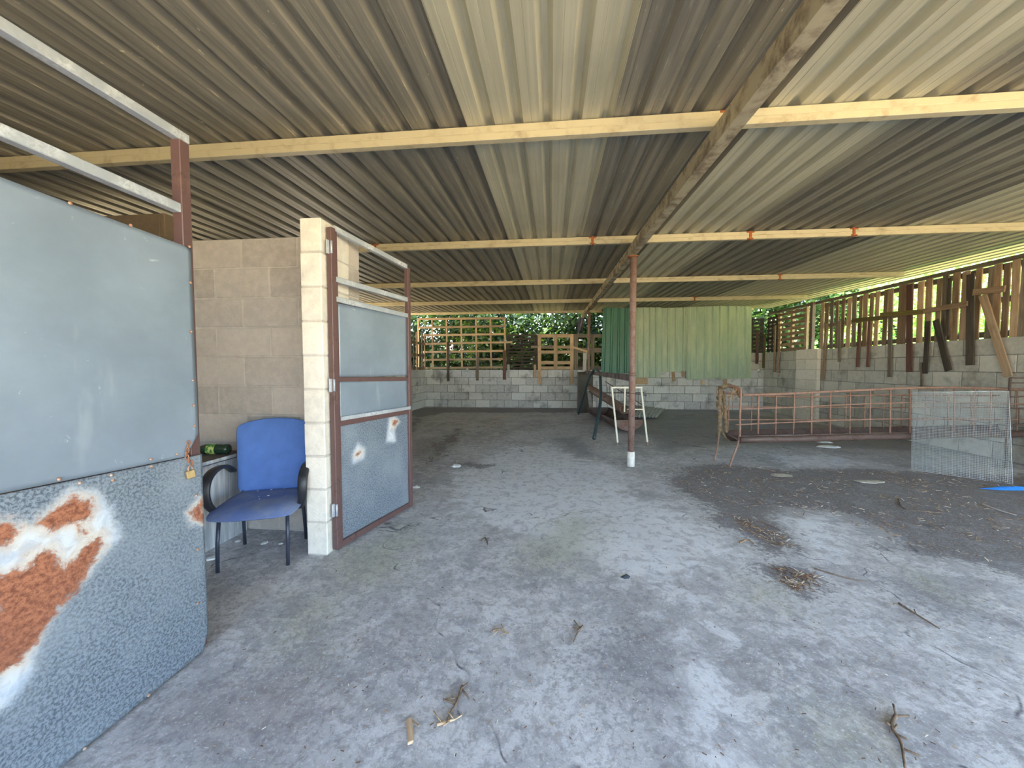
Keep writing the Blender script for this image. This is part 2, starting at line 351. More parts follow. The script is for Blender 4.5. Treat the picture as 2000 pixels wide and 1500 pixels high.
# ------------------------------------------------------------ floor and yard
def floor():
    ys = [-3.2]
    while ys[-1] < 13.4: ys.append(ys[-1] + max(.03, .010*abs(ys[-1])))
    xs = [-7.8]
    while xs[-1] < 7.0: xs.append(xs[-1] + (.045 if -2.6 < xs[-1] < 5.5 else .08))
    X, Y = np.meshgrid(xs, ys); nx = len(xs); ny = len(ys)
    V = np.stack([X.ravel(), Y.ravel(), np.zeros(nx*ny)], 1)
    I = np.arange((ny-1)*(nx-1)); r = I//(nx-1); c = I % (nx-1); a = r*nx+c
    F = np.stack([a, a+1, a+nx+1, a+nx], 1)
    me = bpy.data.meshes.new('floor'); me.from_pydata(V.tolist(), [], F.tolist())
    pts = V[:, :2]
    px = lambda L: [tuple(P(u, v, Z=0).xy) for u, v in L]
    maskset(me, 'dirt', pts, [px(L) for L in (
        [(1245, 920), (1330, 915), (1300, 940), (1330, 965), (1390, 990), (1420, 1020), (1470, 1045), (1500, 1075), (1530, 1082), (1560, 1070), (1530, 1040), (1510, 1010), (1620, 1005), (1690, 1030), (1730, 1050), (1720, 1070), (1810, 1090), (2000, 1120), (2300, 1180), (2300, 960), (2000, 930), (1700, 915), (1500, 917), (1400, 905)],
        [(1500, 1108), (1560, 1112), (1592, 1125), (1590, 1150), (1570, 1158), (1545, 1135)],
        [(825, 914), (850, 905), (886, 868), (908, 845), (893, 838), (860, 862), (838, 880)],
        [(800, 850), (830, 815), (870, 806), (1125, 806), (1125, 797), (830, 796), (800, 800)],
        [(880, 905), (920, 900), (960, 912), (930, 918), (900, 912)])], .6)
    maskset(me, 'dark', pts, [px(L) for L in (
        [(1290, 800), (1400, 799), (1760, 850), (2100, 880), (2100, 905), (1760, 880), (1450, 868), (1290, 880), (1265, 850), (1200, 845), (1190, 810)],
        [(1075, 855), (1130, 852), (1150, 868), (1172, 890), (1130, 893), (1100, 875)],
        [(1240, 1215), (1320, 1230), (1345, 1330), (1370, 1420), (1300, 1400), (1220, 1380), (1130, 1330), (1150, 1250)],
        [(1700, 1118), (1800, 1140), (1900, 1180), (2000, 1210), (2000, 1230), (1860, 1215), (1760, 1160)],
        [(400, 1120), (470, 1140), (430, 1230), (400, 1260), (395, 1180)],
        [(1100, 925), (1060, 905), (1210, 925), (1230, 950), (1160, 945)])], .6)
    maskset(me, 'brown', pts, [px(L) for L in (
        [(150, 1500), (330, 1330), (600, 1280), (700, 1380), (560, 1500)],
        [(700, 1245), (790, 1250), (790, 1300), (720, 1300)],
        [(800, 860), (870, 850), (850, 880), (800, 900)], [(1690, 1280), (1790, 1290), (1800, 1330), (1700, 1320)])], .6)
    maskset(me, 'pale', pts, [px(L) for L in (
        [(1490, 885), (1640, 890), (1690, 905), (1640, 915), (1540, 912)],
        [(880, 925), (1000, 870), (1080, 870), (1140, 900), (1210, 905), (1230, 960), (1330, 1000), (1440, 1080), (1300, 1150), (1100, 1080), (900, 1000)],
        [(1290, 1140), (1420, 1250), (1330, 1220), (1350, 1400), (1400, 1500), (1470, 1500), (1400, 1330), (1360, 1250)],
        [(1530, 1010), (1620, 1015), (1660, 1060), (1600, 1090), (1560, 1060)])], .6)
    maskset(me, 'moss', pts, [px(L) for L in (
        [(640, 1085), (800, 1010), (830, 1060), (790, 1140), (640, 1160)], [(560, 1160), (660, 1170), (620, 1290), (540, 1240)],
        [(1020, 1050), (1120, 1000), (1190, 1020), (1150, 1110), (1020, 1120)], [(1750, 1110), (1830, 1130), (1885, 1170), (1800, 1150)],
        [(1450, 1130), (1540, 1140), (1540, 1190), (1450, 1170)], [(1580, 1380), (1700, 1400), (1740, 1500), (1560, 1500)])], .6)
    me.materials.append(M['floor']); o = bpy.data.objects.new('floor', me); sc.collection.objects.link(o); struct(o)
    b = MB(); b.add([(-60, -60, -.012), (60, -60, -.012), (60, 60, -.012), (-60, 60, -.012)], [(0, 1, 2, 3)])
    o = b.build('ground', M['yard'], base=(0, 0, -.012)); struct(o)
floor()
# ------------------------------------------------------------ block walls
def block_wall(name, p0, p1, z0, z1, ncourse, thick, bm_, mm, bl=.5, parent=None, jit=.0015, recess=.005, off0=0):
    """p0->p1 runs along the wall; thickness lies to the LEFT of that run"""
    p0 = Vector((*p0, 0)); p1 = Vector((*p1, 0)); a = (p1-p0); L = a.length; a.normalize(); n = Vector((-a.y, a.x, 0))
    b = MB(); hc = (z1-z0)/ncourse; g = .010
    for k in range(ncourse):
        x = -(bl/2 if (k+off0) % 2 else 0)
        while x < L-.01:
            x0 = max(x, 0)+g/2 if x > 0 else 0; x1 = min(x+bl, L); x1 -= g/2 if x1 < L else 0
            if x1-x0 > .03:
                c = p0 + a*((x0+x1)/2) + n*thick/2 + Vector((0, 0, z0+hc*(k+.5)))
                b.box(c + n*random.uniform(-jit, jit), a, n, (0, 0, 1), (x1-x0, thick, hc-g), .006, None, .001)
            x += bl
    b.cur = 1
    e = recess
    b.box(p0 + a*L/2 + n*thick/2 + Vector((0, 0, (z0+z1)/2-.004)), a, n, (0, 0, 1), (L-2*e, thick-2*e, z1-z0-.008))
    o = b.build(name, [bm_, mm], base=(p0.x, p0.y, z0), recalc=True)
    return struct(o)
XR = 6.81; YB = 13.15; XL = -4.42
# back wall (run so that its thickness lies behind the face): direction +x => left is +y
block_wall('wall_back', (XL-.2, YB), (XR+.2, YB), 0, 1.31, 5, .2, M['block_back'], M['mortar_dark'])
block_wall('wall_left', (XL, 3.96), (XL, YB-.01), 0, 1.31, 5, .2, M['block_back'], M['mortar_dark'])
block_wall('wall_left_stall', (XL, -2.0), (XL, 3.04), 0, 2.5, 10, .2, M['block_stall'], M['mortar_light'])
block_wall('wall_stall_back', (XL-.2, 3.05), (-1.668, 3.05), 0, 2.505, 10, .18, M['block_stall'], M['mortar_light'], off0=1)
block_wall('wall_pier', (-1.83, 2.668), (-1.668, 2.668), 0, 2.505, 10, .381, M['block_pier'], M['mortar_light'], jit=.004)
block_wall('wall_added_left', (-7.0, -2.0), (-7.0, 3.96), 0, 3.0, 12, .2, M['plaster'], M['plaster'])  # added wall, closes the left side so the near-left roof goes dark
block_wall('wall_added_yard', (-7.0, 3.98), (-7.0, 9.8), 0, 2.5, 10, .2, M['block_back'], M['mortar_dark'])  # added wall, keeps bounce from the sunlit yard off the rear-left roof
block_wall('wall_added_front', (-6.98, -2.2), (-1.76, -2.2), 0, 2.94, 12, .18, M['plaster'], M['plaster'])  # added closure, keeps front light out of the left stall
block_wall('wall_rear_stall', (-6.9, 3.75), (-4.09, 3.75), 0, 3.05, 12, .2, M['plaster'], M['plaster'])
block_wall('wall_right', (XR, YB-.01), (XR, 2.2), 0, 1.865, 7, .2, M['block_right'], M['mortar_dark'])
xc = P(1466, 690, Y=YB).x
block_wall('wall_back_corner', (xc, YB), (XR-.002, YB), 1.312, 1.865, 2, .2, M['block_right'], M['mortar_dark'])
yp0 = P(1605, 690, X=XR).y; yp1 = P(1567, 690, X=XR).y
b = block_wall('wall_right_pier', (XR-.1, yp1+.1), (XR-.1, yp0), 0, 1.88, 7, .095, M['block_pier'], M['mortar_light'], bl=.8)
# ------------------------------------------------------------ roof
RZ = lambda Y: 3.045 + .026*Y
def roof():
    top = empty('ceiling', (0, 0, 3), 'corrugated metal roof seen from below', 'roof'); del top['label']; del top['category']; struct(top)
    y0, y1 = -2.3, 14.1
    kinds = {0: 'roof_pale', 2: 'roof_pale', 5: 'roof_pale', 6: 'roof_pale', 7: 'roof_pale'}
    for k in range(-8, 8):
        x0 = -.6 + k; wd = 1.0
        prof = []
        nr = int(round(wd/.2))
        for r in range(nr):
            x = x0 + r*.2
            prof += [(x, 0), (x+.050, 0), (x+.053, .002), (x+.056, 0), (x+.112, 0), (x+.143, .038), (x+.172, .038)]
        prof.append((x0+nr*.2+.006, -.003))
        b = MB(); n = len(prof); V = []; ns = 28; dz = .002 if k % 2 else 0
        for j in range(ns+1):
            y = y0+(y1-y0)*j/ns
            for (x, z) in prof: V.append((x, y, RZ(y)+z+dz+random.uniform(-.0008, .0008)))
        F = [(j*n+i, j*n+i+1, (j+1)*n+i+1, (j+1)*n+i) for j in range(ns) for i in range(n-1)]
        b.add(V, F)
        m = M[kinds.get(k, 'roof_brown')]
        o = b.build('roof_sheet', m, top, recalc=False)
        if kinds.get(k) == 'roof_pale': o['label'] = 'paler, cleaner roof sheet'
roof()
def purlin(Y, label, x0=-7.4, x1=6.78, h=.10, t=.055, welds=()):
    zc = RZ(Y)-h/2-.004
    r = empty('purlin', ((x0+x1)/2, Y, zc-h/2), label, 'roof beam', 'crosswise roof purlins')
    b = MB()
    for s_ in (-1, 1):      # two channels closed into a box, with the seam along the middle of the face
        b.box(((x0+x1)/2, Y, zc+s_*(h/4+.001)), (1, 0, 0), (0, 1, 0), (0, 0, 1), (x1-x0, t, h/2-.003), .003)
    b.box(((x0+x1)/2, Y, zc), (1, 0, 0), (0, 1, 0), (0, 0, 1), (x1-x0-.01, t-.008, h-.01))
    b.build('box_section', M['purlin'], r)
    for x in welds:
        b = MB()
        b.box((x, Y-.004, zc+h*.40), (1, 0, 0), (0, 1, 0), (0, 0, 1), (.10, t+.004, .018), .004, jit=.003)
        b.box((x, Y-.004, zc), (1, 0, 0), (0, 1, 0), (0, 0, 1), (.035, t+.006, h+.004), .004, jit=.004)
        b.box((x, Y-.004, zc-h*.42), (1, 0, 0), (0, 1, 0), (0, 0, 1), (.08, t+.004, .014), .004, jit=.003)
        b.build('weld', M['weld'], r)
    return r
def yfor(v, u=1000):   # purlin centre height
    y = 5.
    for _ in range(30): y = P(u, v, Z=RZ(y)-.055).y
    return y
PY = [yfor(261), yfor(476), yfor(553), yfor(590), yfor(611)]
print('purlins', PY)
wx = lambda u, i: P(u, {0: 235, 1: 450, 2: 545, 3: 585, 4: 608}[i], Y=PY[i]).x
purlin(PY[0], 'widest looking yellowed roof beam with a seam line, nearest to the viewer', welds=(wx(1418, 0),))
purlin(PY[1], 'second yellowed roof beam from the viewer, with rusty welded joints', welds=(wx(1157, 1), wx(1665, 1), wx(1464, 1), P(735, 487, Y=PY[1]).x))
purlin(PY[2], 'third roof beam from the viewer, just in front of the round post top', welds=(wx(1522, 2),))
purlin(PY[3], 'fourth roof beam, thin and pale, just above the green metal sheets', welds=(wx(1356, 3),))
purlin(PY[4], 'last roof beam at the far edge of the roof above the lattice fence', h=.08)
XRF = 1.11
b = MB(); ya, yb = -2.2, PY[4]+.3
h = .13
V = [(XRF+sx*.045, y, RZ(y)-.105+sz) for y in (ya, yb) for sx in (-1, 1) for sz in (0, -h)]
b.add(V, [(0, 1, 3, 2), (4, 6, 7, 5), (0, 4, 5, 1), (2, 3, 7, 6), (0, 2, 6, 4), (1, 5, 7, 3)], gc=[(v[1], v[0], v[2]) for v in V])
V = [(XRF+.046+sx*.004, y, RZ(y)-.105-h*.5+sz) for y in (ya, yb) for sx in (-1, 1) for sz in (.018, -.018)]
tag(b.build('rafter', M['rafter'], base=(XRF, 5.6, RZ(5.6)-.24)), 'long weathered roof rafter running from overhead to the far wall', 'roof beam')
# wall plate on the right fence and roof edge
ZS0 = P(1540+290/4.348, 480+482/4.348, X=XR+.06); ZS1 = P(1540+1990/4.348, 480+100/4.348, X=XR+.06)
print('slat tops', ZS0, ZS1)
ZSL = lambda y: ZS1.z+(ZS0.z-ZS1.z)*(y-ZS1.y)/(ZS0.y-ZS1.y)
b = MB(); b.bar((6.93, 2.2, ZSL(2.2)+.035), (6.93, YB, ZSL(YB)+.035), .07, .05, (1, 0, 0))
tag(b.build('eave_beam', M['wood_grey']), 'long eave beam over the slat fence along the right wall', 'beam')
# ------------------------------------------------------------ posts
def round_post(x, y, r, zt, label, base_h=.21):
    t = empty('round_post', (x, y, 0), label, 'post')
    b = MB(); b.tube([(x, y, base_h-.02), (x+.004, y, 1.2), (x-.002, y, 2.2), (x, y, zt)], r, 20)
    sh = b.build('shaft', M['post_rust'], t)
    b = MB(); b.tube([(x, y, -.01), (x, y, base_h*.5), (x, y, base_h)], r*1.18, 20); b.build('footing', M['concrete_white'], t)
    return t
pp = P(1232, 910, Z=0)
t = round_post(1.135, 5.58, .045, RZ(5.58)-.235, 'rusty round steel post on a white concrete stub, mid floor')
for z in (1.30, 1.335, 1.05):
    b = MB(); b.tube([(1.135+.05*math.cos(a), 5.58+.05*math.sin(a), z+.01*math.sin(a)) for a in [i*math.pi/8 for i in range(16)]], .005, 6, True)
    b.build('wire_tie', M['rust_dark'], t)
b = MB(); b.box((1.12, 5.58, RZ(5.58)-.24), (1, 0, 0), (0, 1, 0), (0, 0, 1), (.13, .12, .012), .002); b.build('cap_plate', M['weld'], t)
q = P(1150, 700, Y=12.3)
t = round_post(q.x, 12.3, .045, RZ(12.3)-.235, 'thin dark far post standing behind the leaning steel plate', .12)
# ------------------------------------------------------------ panel gates
def sheet_grid(p0, ax, L, zs, step, m, name, root, rust=(), halo=(), cut=None, bulge=.004, both=None):
    """vertical sheet from p0 along ax, between zs; masks are polygons in (along, z)"""
    p0 = Vector(p0); ax = Vector(ax).normalized(); n = Vector((-ax.y, ax.x, 0))
    nu = max(2, int(L/step)); nz = max(2, int((zs[1]-zs[0])/step))
    V = []; G = []; pts = []; keep = {}
    for j in range(nz+1):
        for i in range(nu+1):
            u = L*i/nu; z = zs[0]+(zs[1]-zs[0])*j/nz
            if cut: u, z = cut(u, z)
            d = bulge*noise.noise(Vector((u*2.5+7, z*2.5, p0.x)))*2
            V.append(p0+ax*u+n*d+Vector((0, 0, z))); G.append((u, z, 0)); pts.append((u, z))
    F = [(j*(nu+1)+i, j*(nu+1)+i+1, (j+1)*(nu+1)+i+1, (j+1)*(nu+1)+i) for j in range(nz) for i in range(nu)]
    b = MB(); b.add(V, F, G, 0.5, True)
    o = b.build(name, m, root, recalc=False)
    maskset(o.data, 'rust', pts, rust, .15); maskset(o.data, 'halo', pts, halo, .15)
    md = o.modifiers.new('thick', 'SOLIDIFY'); md.thickness = .0018; md.offset = 0
    return o
def screw(root, p, n, r=.006):
    b = MB(); p = Vector(p); n = Vector(n).normalized()
    b.tube([p-n*.002, p+n*.003, p+n*.006], r, 10, radii=[r, r, r*.55]); b.build('screw', M['screw'], root)
# near gate, left foreground
XS = -1.712
def near_gate():
    Y1 = P(358, 470, X=-1.75).y
    print('stile Y', Y1)
    Y0 = .52
    t = empty('panel_gate', (-1.75, (Y0+Y1)/2, 0), 'large gate clad in blue-grey sheet over rust-patched zinc, left foreground', 'gate')
    ztop = 2.5
    for y, nm in ((Y1, 1), (Y0, 0)):
        b = MB(); b.bar((-1.75, y, .02), (-1.75, y, ztop-.02), .05, .05, (1, 0, 0), .003); b.build('stile', M['frame_brown'], t)
    for z0, z1 in ((ztop, ztop), (P(357, 412, X=-1.75).z, P(0, 258, X=-1.75).z), (1.97, 1.97)):
        sl_ = (z1-z0)/(Y1-1.05)
        b = MB(); b.bar((-1.745, Y1-.028 if z0 < 2.4 else Y1+.028, z0), (-1.745, Y0+.028 if z0 < 2.4 else Y0-.028, z0+sl_*(Y1-Y0)), .042, .042, (1, 0, 0), .003)
        b.build('top_rail' if z0 > 1.99 else 'sheet_rail', M['galv'], t)
    for z in (.99, .05):
        b = MB(); b.bar((-1.75, Y0+.025, z), (-1.75, Y1-.025, z), .05, .04, (1, 0, 0), .003); b.build('cross_rail', M['frame_brown'], t)
    Ye = P(381, 700, X=XS).y; L = Ye-Y0+.02
    g = lambda u, v: (Ye-P(u, v, X=XS).y, P(u, v, X=XS).z)     # sheet coordinates run from the free edge to the hinge side
    zt = P(375, 486, X=XS).z; zs_ = P(383, 888, X=XS).z; zl = P(0, 965, X=XS).z
    zt0 = P(0, 345, X=XS).z
    def cut_up(u, z):
        f = (z-zs_)/(zt-zs_); lo = zs_ + (zl-zs_)*u/(Ye-1.05); hi = zt + (zt0-zt)*u/(Ye-1.05)
        z2 = lo+(hi-lo)*f
        # torn lower corner next to the padlock
        dz = z2-zs_
        if dz < .10: u = max(u, (.10-dz)*.75)
        return u, z2
    sheet_grid((XS, Ye, 0), (0, -1, 0), L, (zs_, zt), .02, M['painted'], 'upper_sheet', t, cut=cut_up)
    cr = lambda Lp: [g(x*.4667, 800+y*.4667) for x, y in Lp]
    rust = [cr([(-60, 720), (0, 700), (90, 660), (110, 620), (190, 590), (240, 680), (330, 570), (400, 530), (405, 580), (350, 650), (310, 770), (220, 840), (150, 970), (80, 1060), (0, 1110), (-60, 1150)]),
            cr([(110, 490), (240, 400), (290, 370), (350, 390), (350, 450), (320, 480), (345, 545), (325, 520), (300, 500), (250, 480), (190, 510)]),
            cr([(-60, 480), (0, 480), (70, 495), (20, 560), (-60, 570)]), cr([(780, 430), (832, 380), (840, 475), (800, 465)])]
    halo = [cr([(-60, 470), (110, 480), (270, 340), (380, 350), (440, 420), (480, 540), (400, 620), (350, 700), (230, 830), (180, 900), (110, 1100), (0, 1250), (-60, 1290)]),
            cr([(765, 440), (820, 370), (845, 370), (845, 490), (790, 485)])]
    def cut_lo(u, z):
        z1 = zs_ + (zl-zs_)*u/(Ye-1.05)-.004; f = (z-.015)/(zs_-.015); z2 = .015+(z1-.015)*f
        if z2 < .10 and u < .03: u = max(u, (.10-z2)*.35)
        return u, z2
    sheet_grid((XS+.003, Ye+.012, 0), (0, -1, 0), L+.012, (.015, zs_), .013, M['zinc'], 'lower_sheet', t, rust, halo, cut_lo)
    for u, v in ((137, 397), (255, 440), (370, 482), (372, 552), (373, 648), (377, 743), (378, 792), (380, 832), (383, 968), (386, 1073), (386, 1178), (290, 1358), (165, 1462), (155, 943), (217, 928), (220, 938), (295, 911), (294, 897), (345, 887), (115, 936)):
        screw(t, P(u, v, X=XS+.007), (1, 0, 0))
    # hasp chain
    b = MB(); p = P(368, 862, X=-1.70); q = P(372, 908, X=-1.70)
    for i in range(7):
        c = p.lerp(q, (i+.5)/7)+Vector((0, .004*math.sin(i*1.3)-.012*math.sin(math.pi*i/6), 0)); ang = i % 2*math.pi/2
        ring = []
        for k in range(12):
            a = 2*math.pi*k/12; w_ = .0065*math.cos(a); ring.append(c+Vector((w_*math.cos(ang+.5), w_*math.sin(ang+.5), .0125*math.sin(a))))
        b.tube(ring, .0024, 6, True)
    b.build('chain', M['chain'], t)
    pc = P(372, 926, X=-1.69)
    k = empty('padlock', pc-Vector((0, 0, .022)), 'small brass padlock hanging from the rusty chain on the large gate', 'padlock')
    b = MB(); b.box(pc, (.3, .95, .15), (-.95, .3, 0), (-.05, -.15, 1), (.034, .018, .038), .003); b.build('body', M['brass'], k)
    b = MB(); b.tube([pc+Vector((0, -.010, .016)), pc+Vector((0, -.011, .03)), pc+Vector((0, -.005, .039)), pc+Vector((0, .004, .039)), pc+Vector((0, .010, .03)), pc+Vector((0, .009, .016))], .003, 8)
    b.build('shackle', M['screw'], k)
near_gate()
def mid_gate():
    A = Vector((-1.632, 2.742, 0)); B = Vector((-1.405, 3.672, 0)); ax = (B-A).normalized(); L = (B-A).length; n = Vector((ax.y, -ax.x, 0))
    t = empty('panel_gate', (A+B)/2, 'smaller gate of zinc panels in a red-brown frame, hinged on the block pier', 'gate')
    side = n
    Zs = lambda u, v, P0: (lambda X: P(u, v, X=P0.x).z)(0)
    zl = lambda v: P(645, v, Y=A.y).z; zr = lambda v: P(797, v, Y=B.y).z
    b = MB(); b.bar(A+Vector((0, 0, .02)), A+Vector((0, 0, zl(445))), .045, .045, side, .003)
    b.bar(A+ax*.035+Vector((0, 0, .02)), A+ax*.035+Vector((0, 0, zl(445)-.02)), .02, .03, side, .002); b.build('stile', M['frame_brown'], t)
    b = MB(); b.bar(B+Vector((0, 0, .02)), B+Vector((0, 0, zr(523))), .045, .04, side, .003); b.build('stile', M['frame_brown'], t)
    def rail(v0, v1, m, name, w_=.042, off=0):
        b = MB(); p = A+Vector((0, 0, zl(v0)))+n*off; q = B+Vector((0, 0, zr(v1)))+n*off; b.bar(p+ax*.02, q-ax*.02, w_, .034, side, .003); return b.build(name, m, t)
    rail(444, 522, M['galv'], 'top_rail'); rail(544, 586, M['galv'], 'top_rail'); rail(583, 617, M['galv'], 'sheet_rail', .04)
    rail(741, 740, M['frame_brown'], 'cross_rail', .035); rail(828, 803, M['frame_brown'], 'cross_rail', .045)
    b = MB(); b.bar(A+ax*.02+Vector((0, 0, .045)), B-ax*.02+Vector((0, 0, .045)), .05, .034, side, .003); b.build('bottom_rail', M['frame_brown'], t)
    z1 = zl(828)-.02; z2 = zl(741); z3 = zl(590)
    o = A+ax*.05-n*.004; Ls = L-.07
    def g(u, v):
        d = FW + RT*((u-1000)/750) + UP*((750-v)/750); N = Vector((n.x, n.y, 0)); tt = (A-CAM).dot(N)/d.dot(N); q = CAM+d*tt
        return ((q-o).xy.dot(ax.xy), q.z)
    cr = lambda Lp: [g(600+x*.2667, 700+y*.2667) for x, y in Lp]
    halo = [cr([(330, 700), (370, 625), (425, 660), (420, 730), (340, 765)]), cr([(605, 440), (640, 425), (680, 460), (640, 520), (650, 610), (585, 610)])]
    rust = [cr([(350, 710), (400, 672), (402, 695), (365, 718)]), cr([(625, 452), (668, 462), (628, 505)])]
    sheet_grid(o, ax, Ls, (.06, z1), .012, M['zinc'], 'lower_sheet', t, rust, halo)
    sheet_grid(o, ax, Ls, (z1+.03, z2-.01), .03, M['painted'], 'middle_sheet', t)
    sheet_grid(o, ax, Ls, (z2+.01, z3), .03, M['painted'], 'upper_sheet', t)
    b = MB(); p = A+Vector((0, 0, zl(828)+.035))+n*.018+ax*.045; q = B+Vector((0, 0, zr(803)+.035))+n*.018-ax*.0; b.bar(p, q, .03, .006, side); b.build('galvanised_strip', M['galv'], t)
    for z in (.33, 1.28, 2.3):
        b = MB(); b.bar(A-ax*.03+Vector((0, 0, z-.05))+n*.0, A-ax*.03+Vector((0, 0, z+.05)), .03, .012, side, .002); b.tube([A-ax*.018+n*.02+Vector((0, 0, z-.045)), A-ax*.018+n*.02+Vector((0, 0, z+.045))], .008, 8)
        b.build('hinge', M['galv'], t)
    b = MB(); b.bar(B+ax*.028+Vector((0, 0, .17)), B+ax*.028+Vector((0, 0, .26)), .02, .015, side, .002); b.build('latch', M['galv'], t)
mid_gate()
# ------------------------------------------------------------ chair
def chair():
    fl = P(430, 1118, Z=0); fr = P(567, 1103, Z=0)
    ax = (fr-fl).normalized(); dy = Vector((-ax.y, ax.x, 0)); c0 = (fl+fr)/2-ax*.015
    t = empty('office_chair', c0+dy*.22, 'blue fabric visitor chair with curved black armrests and dark steel legs', 'chair')
    W = lambda x, y, z: c0+ax*x+dy*y+Vector((0, 0, z))
    hw = (fr-fl).length/2
    def cushion(f, nu, nv, th):
        b = MB(); V = []; G = []
        for sgn in (1, -1):
            for j in range(nv+1):
                for i in range(nu+1):
                    u = -1+2*i/nu; v = -1+2*j/nv; V.append(f(u, v, sgn)); G.append((u*.3, v*.3, sgn*.02))
        n = (nu+1)*(nv+1); F = []
        for j in range(nv):
            for i in range(nu):
                a = j*(nu+1)+i; F.append((a, a+1, a+nu+2, a+nu+1)); F.append((n+a, n+a+nu+1, n+a+nu+2, n+a+1))
        rim = [i for i in range(nu+1)]+[j*(nu+1)+nu for j in range(1, nv+1)]+[nv*(nu+1)+i for i in range(nu-1, -1, -1)]+[j*(nu+1) for j in range(nv-1, 0, -1)]
        for k in range(len(rim)):
            a = rim[k]; c = rim[(k+1) % len(rim)]; F.append((a, n+a, n+c, c))
        b.add(V, F, G, .5, True); return b
    def sq(u, v, e):      # square -> superellipse
        r = max(abs(u), abs(v)); 
        if r == 0: return 0, 0
        l = (abs(u)**e+abs(v)**e)**(1/e); return u*r/l, v*r/l
    def seat(u, v, s):
        x, y = sq(u, v, 4.5 if v < 0 else 6); r = max(abs(u), abs(v)); edge = (1-r**6)
        zz = .405 + (.04*edge if s > 0 else -.042*edge) + .012*(-(1-abs(u))*(1-v*v)) - .02*max(0, -v)**3 + .01*v
        return W(x*.285*(1-.05*v), .2+y*.27, zz)
    b = cushion(seat, 18, 16, .05); st = b.build('seat', M['fabric_seat'], t)
    sd = st.modifiers.new('sub', 'SUBSURF'); sd.levels = sd.render_levels = 1
    def back(u, v, s):
        x, y = sq(u, v, 16); r = max(abs(u), abs(v)); edge = (1-r**8)
        h_ = .425+.525*(y+1)/2 + .05*(1-x*x)*max(0, v)**2
        yy = .43+.10*(y+1)/2 - .035*x*x*1 + (-.028 if s > 0 else .022)*edge
        return W(x*(.262+.02*y), yy, h_)
    b = cushion(back, 18, 18, .05); bk = b.build('backrest', M['fabric'], t)
    sd = bk.modifiers.new('sub', 'SUBSURF'); sd.levels = sd.render_levels = 1
    for sx in (-1, 1):
        b = MB(); b.tube([W(sx*hw, 0, 0), W(sx*hw, .01, .2), W(sx*hw*.98, .03, .36)], .0125, 12); b.build('leg', M['leg'], t)
        b = MB(); b.tube([W(sx*hw*1.02, .44, 0), W(sx*hw, .42, .2), W(sx*hw*.98, .39, .38), W(sx*hw*.9, .455, .6)], .0125, 12); b.build('leg', M['leg'], t)
        b = MB(); pts = []
        cp = [(.27, .13, .37), (.30, .08, .45), (.308, .06, .54), (.308, .09, .62), (.305, .17, .665), (.30, .28, .67), (.295, .36, .65), (.285, .43, .6)]
        for i in range(len(cp)-1):
            for f in (0, .33, .66): 
                a = Vector(cp[i]); c = Vector(cp[i+1]); p0 = Vector(cp[max(i-1, 0)]); p3 = Vector(cp[min(i+2, len(cp)-1)])
                q = .5*((2*a)+(-p0+c)*f+(2*p0-5*a+4*c-p3)*f*f+(-p0+3*a-3*c+p3)*f**3); pts.append(q)
        pts.append(Vector(cp[-1]))
        # flat curved band: ribbon of boxes
        V = []; F = []; G = []
        for i, q in enumerate(pts):
            tg = (pts[min(i+1, len(pts)-1)]-pts[max(i-1, 0)]).normalized(); nn = tg.cross(Vector((1, 0, 0))).normalized()
            wd = .026+.006*math.sin(math.pi*i/(len(pts)-1)); th = .013
            for (a_, b_) in ((-1, -.6), (-.6, -1), (.6, -1), (1, -.6), (1, .6), (.6, 1), (-.6, 1), (-1, .6)):
                r = q+Vector((1, 0, 0))*a_*wd+nn*b_*th; V.append(W(sx*r.x, r.y, r.z)); G.append((i*.02, a_*.02, b_*.02))
        for i in range(len(pts)-1):
            for k in range(8): F.append((i*8+k, i*8+(k+1) % 8, (i+1)*8+(k+1) % 8, (i+1)*8+k))
        F.append(tuple(range(8))); F.append(tuple(len(V)-8+k for k in range(8)))
        b.add(V, F, G, .5, True); b.build('armrest', M['plastic'], t)
    b = MB()
    b.tube([W(-hw*.98, .03, .36), W(hw*.98, .03, .36)], .011, 10); b.tube([W(-hw*.98, .39, .37), W(hw*.98, .39, .37)], .011, 10)
    for sx in (-1, 1): b.tube([W(sx*hw*.98, .03, .36), W(sx*hw*.98, .39, .37)], .011, 10)
    b.build('seat_frame', M['leg'], t)
    b = MB(); b.box(W(0, .44, .45), ax, dy, (0, 0, 1), (.08, .012, .14), .003); b.build('back_bracket', M['plastic'], t)
    for i, (x, y, s_) in enumerate(((-.09, .36, .008), (-.0, .37, .009), (.03, .22, .009), (-.03, .21, .005), (-.005, .15, .006), (.09, .38, .005))):
        rock(W(x, y, .447), s_, 'paint_flake', M['white'], None, None, 'white paint flakes on the blue chair seat', lab='small white paint flake lying on the blue chair seat', cat='flake', flat=.3)
def rock(p, r, name, m, root, parent, group, lab=None, cat=None, flat=.5, jag=.35, sx=1, sy=1, rot=0, n=1):
    bm_ = bmesh.new(); bmesh.ops.create_icosphere(bm_, subdivisions=n+1 if r > .03 else 1, radius=1)
    V = []; off = Vector((random.random()*50, random.random()*50, 0)); ca, sa = math.cos(rot), math.sin(rot)
    for v in bm_.verts:
        k = 1+jag*noise.noise(v.co*1.4+off); x = v.co.x*k*r*sx; y = v.co.y*k*r*sy
        V.append(Vector((p[0]+x*ca-y*sa, p[1]+x*sa+y*ca, p[2]+max(-.2, v.co.z*k)*r*flat+.2*r*flat)))
    F = [[v.index for v in f.verts] for f in bm_.faces]; bm_.free()
    b = MB(); b.add(V, F); o = b.build(name, m)
    if lab: tag(o, lab, cat, group)
    return o
chair()
